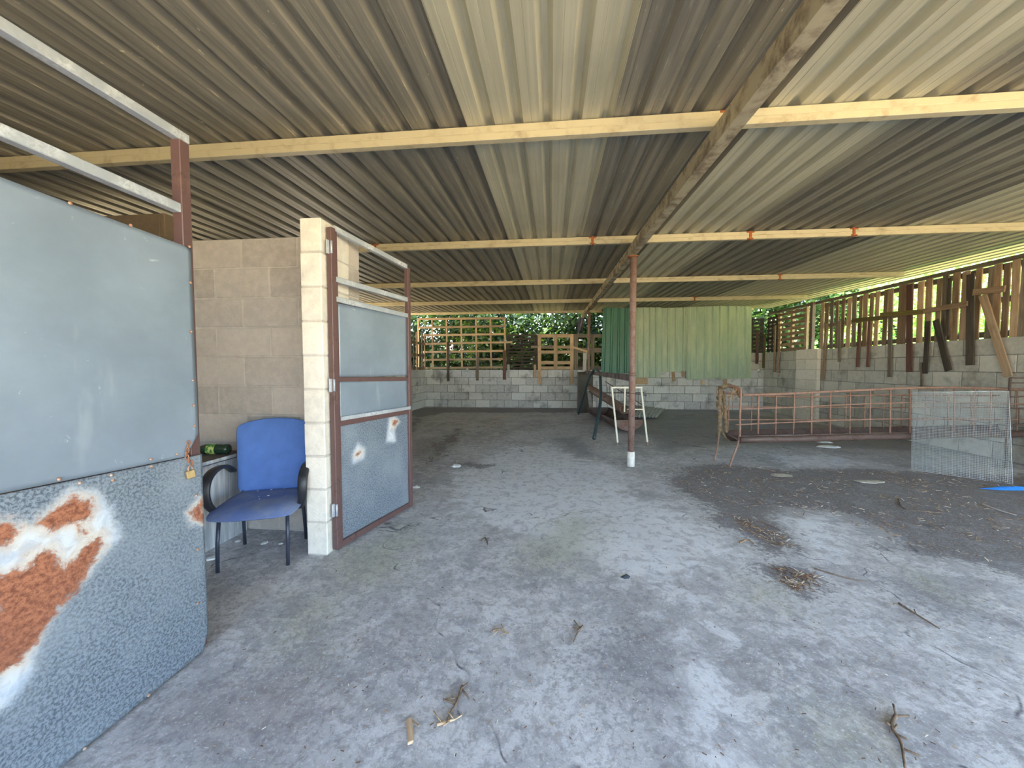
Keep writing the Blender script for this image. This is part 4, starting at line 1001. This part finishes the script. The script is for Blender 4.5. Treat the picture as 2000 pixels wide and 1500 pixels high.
# wire mesh panel leaning on the rack
def mesh_panel():
    bl = P(1780, 917, Z=.0); br = P(1978, 946, Z=.0)
    tl = P(1783, 766, Y=bl.y+.10); tr = P(1970, 764, Y=br.y+.25)
    t = empty('wire_mesh_panel', (bl+br)/2, 'sheet of fine galvanised wire mesh standing in front of the hay rack', 'wire mesh')
    b = MB(); n1 = 66; n2 = 52; n_ = (br-bl).cross(tl-bl).normalized()
    def pt(s_, f): 
        p = (bl.lerp(br, s_)).lerp(tl.lerp(tr, s_), f); return p+n_*.012*math.sin(s_*5+f*3)
    for i in range(n1+1):
        s_ = i/n1; b.tube([pt(s_, f/6) for f in range(7)], .0016, 4, caps=False)
    for j in range(n2+1):
        f = j/n2; b.tube([pt(s_/6, f) for s_ in range(7)], .0016, 4, caps=False)
    b.build('mesh_wires', plain('mesh zinc', S(176, 186, 188), .5, .3, .1), t)
    b = MB(); b.tube([pt(s_/6, 1) for s_ in range(7)], .004, 6); b.tube([pt(s_/6, 0) for s_ in range(7)], .004, 6); b.tube([pt(1, f/6) for f in range(7)], .004, 6); b.build('edge_wire', M['galv'], t)
mesh_panel()
# dark bar frame at right edge
t = empty('metal_barrier', (6.4, 5.6, 0), 'dark bar frame standing at the right edge against the wall', 'frame')
def c5(u, v): return P(u, v, Y=6.0)
for (a, c, r) in (((1973, 738), (1973, 905), .014), ((1973, 738), (2060, 738), .012), ((1975, 748), (2060, 748), .008), ((1975, 775), (2060, 773), .01), ((1975, 797), (2060, 797), .008), ((1980, 830), (2060, 830), .012), ((2025, 738), (2025, 905), .01), ((2060, 738), (2060, 905), .014), ((1990, 797), (1990, 830), .006)):
    p = c5(*a); q = c5(*c)
    if c[1] == 905: q = Vector((p.x, p.y, 0))
    b = MB(); b.tube([p, q], r, 8); b.build('bar', M['rust_dark'], t)
# ------------------------------------------------------------ things on the floor
def tarp():
    c = P(1975, 955, Z=0); b = MB(); V = []; F = []; n = 22; m = 8
    for j in range(m+1):
        for i in range(n+1):
            u = i/n; v = -1+2*j/m; wd = .05*min(1, u*5)*(1 if u < .8 else (1-u)*5+.01)
            x = 1912+u*190; V.append(P(x, 955+u*2, Z=0)+Vector((0, v*wd*1.1, 0))+Vector((0, 0, .004+.028*(1-v*v)*min(1, u*4)*(1+.5*noise.noise(Vector((u*9, v*2, 0)))))))
    for j in range(m):
        for i in range(n): a = j*(n+1)+i; F.append((a, a+1, a+n+2, a+n+1))
    b.add(V, F, None, .5, True); o = b.build('plastic_sheet', M['tarp']); tag(o, 'crumpled bright blue plastic sheet on the floor at the right edge', 'plastic sheet')
tarp()
def fr(u, v, r, name, m, lab, cat, group=None, flat=.4, sx=1, sy=1, rot=0): return rock(P(u, v, Z=.0), r, name, M[m], None, None, group, lab, cat, flat, .75, sx, sy, rot)
fr(1697, 942, .12, 'flat_stone', 'stone', 'flat beige stone slab on the dark dirt in front of the mesh', 'stone', flat=.15, sx=1.3, sy=.6)
fr(1525, 928, .11, 'flat_stone', 'stone', 'pale flat stone on the dirt below the rack trough', 'stone', flat=.1, sx=1.2, sy=.6)
fr(1607, 864, .12, 'plaster_chunk', 'stone_white', 'bright white chunk under the rack trough, the upper one', 'rubble', flat=.3, sx=1.1, sy=.6)
fr(1616, 874, .14, 'plaster_chunk', 'stone_white', 'bright white flat chunk under the rack trough, the lowest and widest', 'rubble', flat=.25, sx=1.1, sy=.5, rot=-.2)
fr(1635, 874, .05, 'plaster_chunk', 'stone_white', 'smallest bright white chunk under the rack, right of the others', 'rubble', flat=.4)
fr(891, 911, .06, 'plaster_chunk', 'stone_white', 'white chunk on the floor beside the brown dirt streak', 'rubble', flat=.35, sx=1.2)
fr(812, 952, .045, 'plaster_chunk', 'stone_white', 'small white chunk beside the foot of the smaller gate', 'rubble', flat=.3)
fr(977, 814, .2, 'pale_board', 'wood_white', 'pale splinter of board on the floor near the far wall', 'board', flat=.1, sx=1.2, sy=.5)
fr(1222, 1128, .022, 'pebble', 'stone_dark', 'small dark pebble alone on the pale floor', 'stone', flat=.6, sx=1.3)
for u, v, r, lab in ((516, 1061, .03, 'largest white rubble bit on the floor under the blue chair'), (465, 1057, .025, 'pale rubble bit by the cabinet corner under the chair'), (549, 1062, .02, 'small pale rubble bit near the right back leg of the chair'), (413, 1091, .035, 'flat pale flake on the floor at the cabinet foot'), (1185, 1015, .0, '')):
    if r: rock(P(u, v, Z=0), r, 'rubble_bit', M['stone_white'], None, None, None, lab, 'rubble', .35)
# wooden chip in the foreground
a = P(798, 1405, Z=.01); c = P(802, 1452, Z=.01)
b = MB(); b.bar(a, c, .022, .012, (0, 0, 1), .002, None, .003); b.bar(a+Vector((.004, 0, .004)), a.lerp(c, .5)+Vector((.03, .02, .004)), .006, .004, (0, 0, 1))
tag(b.build('wood_chip', M['wood_light']), 'splintered pale wood chip in the foreground', 'wood chip')
def twig(pts, r, label, m='twig', cat='twig', name='twig', forks=0):
    q = spline([P(u, v, Z=r+.002) for u, v in pts], 4); b = MB(); b.tube(q, r, 6, radii=[r*(1-.5*i/len(q)) for i in range(len(q))])
    for i in range(forks):
        p = random.choice(q); b.tube([p, p+Vector((random.uniform(-.06, .06), random.uniform(-.06, .06), .008))], r*.5, 5)
    return tag(b.build(name, M[m]), label, cat)
twig([(903, 1340), (893, 1370), (880, 1392), (872, 1412)], .007, 'dark forked twig in the foreground beside the wood chip', forks=5)
twig([(853, 1416), (875, 1409), (889, 1405)], .006, 'pale splinters crossing the foot of the forked twig', 'wood_light', 'splinter', 'splinter', 4)
twig([(1138, 1222), (1128, 1236), (1120, 1254)], .005, 'small brown twig on the open floor centre', forks=4)
twig([(962, 1232), (978, 1230), (994, 1240)], .005, 'pale curled wood shaving on the open floor', 'wood_light', 'splinter', 'shaving', 3)
twig([(940, 1055), (948, 1050), (952, 1064)], .005, 'tiny brown sprig beyond the pale shaving', forks=4)
twig([(1750, 1398), (1742, 1420), (1760, 1450), (1768, 1500)], .008, 'dark dry branch lying at the lower right', forks=6)
twig([(1755, 1178), (1790, 1200), (1835, 1228)], .006, 'thin dark twig below the damp dark stain', forks=2)
twig([(1755, 975), (1765, 992), (1800, 998), (1845, 1002)], .006, 'pale bent stick on the dirt, right of the stone slab')
twig([(1920, 985), (1950, 996), (1985, 1006)], .009, 'pale stick on the dirt below the blue plastic', 'wood_white')
twig([(1590, 1110), (1650, 1128), (1690, 1136)], .005, 'thin straight twig right of the leaf-filled patch')
twig([(1480, 1018), (1505, 1026), (1525, 1036)], .006, 'curved pale stick on the tongue of dirt')
twig([(1445, 1060), (1460, 1054), (1473, 1062)], .006, 'orange dry leaf scrap on the pale floor by the dirt edge', 'leaf_dry', 'leaf', 'dry_leaf')
# litter of leaves and straw: nobody could count it
def litter():
    b = MB(); rnd = random.Random(5)
    polys = [([(1300, 915), (1330, 950), (1420, 1020), (1500, 1060), (1520, 1020), (1620, 1000), (1740, 1060), (2000, 1110), (2000, 930), (1700, 920), (1400, 908)], 1300),
             ([(1500, 1108), (1592, 1125), (1590, 1150), (1560, 1158)], 160), ([(825, 912), (886, 868), (900, 840), (850, 870)], 160), ([(900, 830), (950, 822), (985, 828), (930, 840)], 160), ([(1470, 1010), (1560, 1070), (1540, 1082), (1440, 1020)], 160),
             ([(1130, 815), (1060, 812), (1100, 806), (1165, 806)], 60), ([(1020, 832), (1040, 830), (1035, 836)], 40)]
    for L, n in polys:
        q = [P(u, v, Z=0).xy for u, v in L]; xs = [p.x for p in q]; ys = [p.y for p in q]; k = 0
        arr = np.array([tuple(p) for p in q])
        while k < n:
            m = 200; pts = np.array([(rnd.uniform(min(xs), max(xs)), rnd.uniform(min(ys), max(ys))) for _ in range(m)]); s_ = sdf(pts, arr)
            for (x, y), d in zip(pts, s_):
                if d < -.02 or k >= n or x > 6.6: continue
                if noise.noise(Vector((x*2.2, y*2.2, 3))) < -.05: 
                    k += .3
                    continue
                k += 1; a = rnd.random()*6.28; l = rnd.uniform(.015, .05); w_ = rnd.uniform(.002, .008)
                b.bar((x, y, .004), (x+l*math.cos(a), y+l*math.sin(a), .004+rnd.uniform(0, .012)), w_, .002, (0, 0, 1), 0, rnd.random())
    for i in range(420):        # sparse bits over the open floor
        u = rnd.uniform(420, 1990); v = rnd.uniform(830, 1490); p = P(u, v, Z=.003)
        if p.x < -1.55 or p.x > 6.6 or (p.y > 2.6 and p.x < -1.2): continue
        a = rnd.random()*6.28; l = rnd.uniform(.004, .016); b.bar(p, p+Vector((l*math.cos(a), l*math.sin(a), .003)), .0028, .002, (0, 0, 1), 0, rnd.random())
    s = NT('litter'); r = s.attr('rnd'); c = s.mix(s.ramp(r, .45, .6), S(112, 84, 66), S(168, 140, 108)); c = s.mix(s.ramp(r, .86, .92), c, S(214, 206, 190)); s.out(c, .9)
    tag(b.build('leaf_litter', s.m, recalc=False), 'dry leaves, straw and crumbs scattered over the dirty floor', 'litter', None, 'stuff')
litter()
# ------------------------------------------------------------ planting outside
def leaves(b, c, rad, n, size, rnd, flat=1.0):
    for _ in range(n):
        while True:
            d = Vector((rnd.uniform(-1, 1), rnd.uniform(-1, 1), rnd.uniform(-1, 1)))
            if d.length <= 1: break
        d = d.normalized()*(d.length**.5)
        p = Vector(c)+Vector((d.x*rad[0], d.y*rad[1], d.z*rad[2])); s_ = size*rnd.uniform(.6, 1.3)
        a = Vector((rnd.gauss(0, 1), rnd.gauss(0, 1), rnd.gauss(0, .6))).normalized(); q = a.cross(Vector((rnd.gauss(0, 1), rnd.gauss(0, 1), rnd.gauss(0, 1)))).normalized()
        m = p+a*s_*.45
        b.add([p, m+q*s_*.28, p+a*s_, m-q*s_*.28], [(0, 1, 2, 3)], None, rnd.random())
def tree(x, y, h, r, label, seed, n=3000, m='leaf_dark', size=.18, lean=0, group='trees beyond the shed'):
    rnd = random.Random(seed); t = empty('tree', (x, y, -.01), label, 'tree', group)
    b = MB(); pts = spline([(x, y, -.05), (x+lean*.3, y, h*.35), (x+lean, y, h*.9)], 5); b.tube(pts, r, 10, radii=[r*(1-.6*i/len(pts)) for i in range(len(pts))])
    for i in range(5):
        a = rnd.random()*6.28; z = h*rnd.uniform(.4, .7); p = Vector((x+lean*z/h, y, z)); b.tube([p, p+Vector((math.cos(a)*.6, math.sin(a)*.6, .5)), p+Vector((math.cos(a)*1.2, math.sin(a)*1.2, 1.1))], r*.3, 6, radii=[r*.4, r*.3, r*.12])
    b.build('trunk', M['bark'], t)
    b = MB()
    for i in range(12):
        a = rnd.random()*6.28; rr = rnd.uniform(.2, 1.5); c = (x+lean+rr*math.cos(a), y+rr*math.sin(a), h*rnd.uniform(.55, 1.05)); k = rnd.uniform(.6, 1.1)
        leaves(b, c, (k, k, k*.7), n//12, size, rnd)
    b.build('crown', M[m], t, recalc=False)
tx = lambda u, y: P(u, 640, Y=y).x
tree(tx(1133, 15.4), 15.4, 5.5, .17, 'dark tree trunk seen over the fence just left of the far post', 1)
tree(tx(1157, 16.6), 16.6, 6.0, .2, 'dark tree trunk seen just right of the far post', 2)
tree(tx(1010, 17.5), 17.5, 6.5, .2, 'leafy tree behind the dark rotten pallet', 3, 3400)
tree(tx(890, 16.3), 16.3, 5.5, .15, 'leafy tree behind the lattice panel', 4, 3400)
tree(tx(700, 16), 16, 6, .2, 'tree behind the left end of the far wall', 5, 3000)
tree(tx(1530, 17), 17, 6.2, .2, 'tree behind the far right corner of the shed', 6, 3000)
def hedge(name, label, spots, seed, m, size):
    rnd = random.Random(seed); b = MB()
    for (c, rad, n) in spots: leaves(b, c, rad, n, size, rnd)
    tag(b.build(name, M[m], recalc=False), label, 'foliage', None, 'stuff')
rnd = random.Random(3)
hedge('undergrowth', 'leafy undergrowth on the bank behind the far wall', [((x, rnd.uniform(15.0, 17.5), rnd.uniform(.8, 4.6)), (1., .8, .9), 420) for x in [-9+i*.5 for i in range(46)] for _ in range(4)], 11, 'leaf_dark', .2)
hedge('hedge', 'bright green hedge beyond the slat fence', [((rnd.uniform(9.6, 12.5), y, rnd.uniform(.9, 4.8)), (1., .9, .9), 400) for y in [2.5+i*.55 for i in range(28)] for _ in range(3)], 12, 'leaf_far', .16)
# vine leaves coming through the lattice
rn = random.Random(9); b = MB()
for (u, v, s_) in ((925, 640, .35), (945, 650, .3), (925, 675, .3), (900, 665, .2), (905, 630, .3), (975, 645, .2), (918, 690, .2), (990, 648, .12)):
    leaves(b, P(u, v, Y=YB+.22), (s_, .12, s_*.8), 70, .09, rn)
tag(b.build('climbing_vine', M['leaf'], recalc=False), 'green climbing leaves growing through the lattice panel', 'vine', None, 'stuff')
# earth bank behind the far wall and beyond the right hedge
def bank(name, pts, label=None):
    b = MB(); V = []; F = []; n = len(pts[0])
    for row in pts: V += row
    for j in range(len(pts)-1):
        for i in range(n-1): a = j*n+i; F.append((a, a+1, a+n+1, a+n))
    b.add(V, F, None, .5, True); struct(b.build(name, M['earth'], recalc=False))
xs = [-14+i*1.0 for i in range(37)]
bank('bank_back', [[(x, y, z+.25*noise.noise(Vector((x, y, 0)))) for x in xs] for y, z in ((13.9, -.3), (14.8, .8), (16.5, 1.7), (19, 2.5), (24, 3.4), (30, 4.0))])
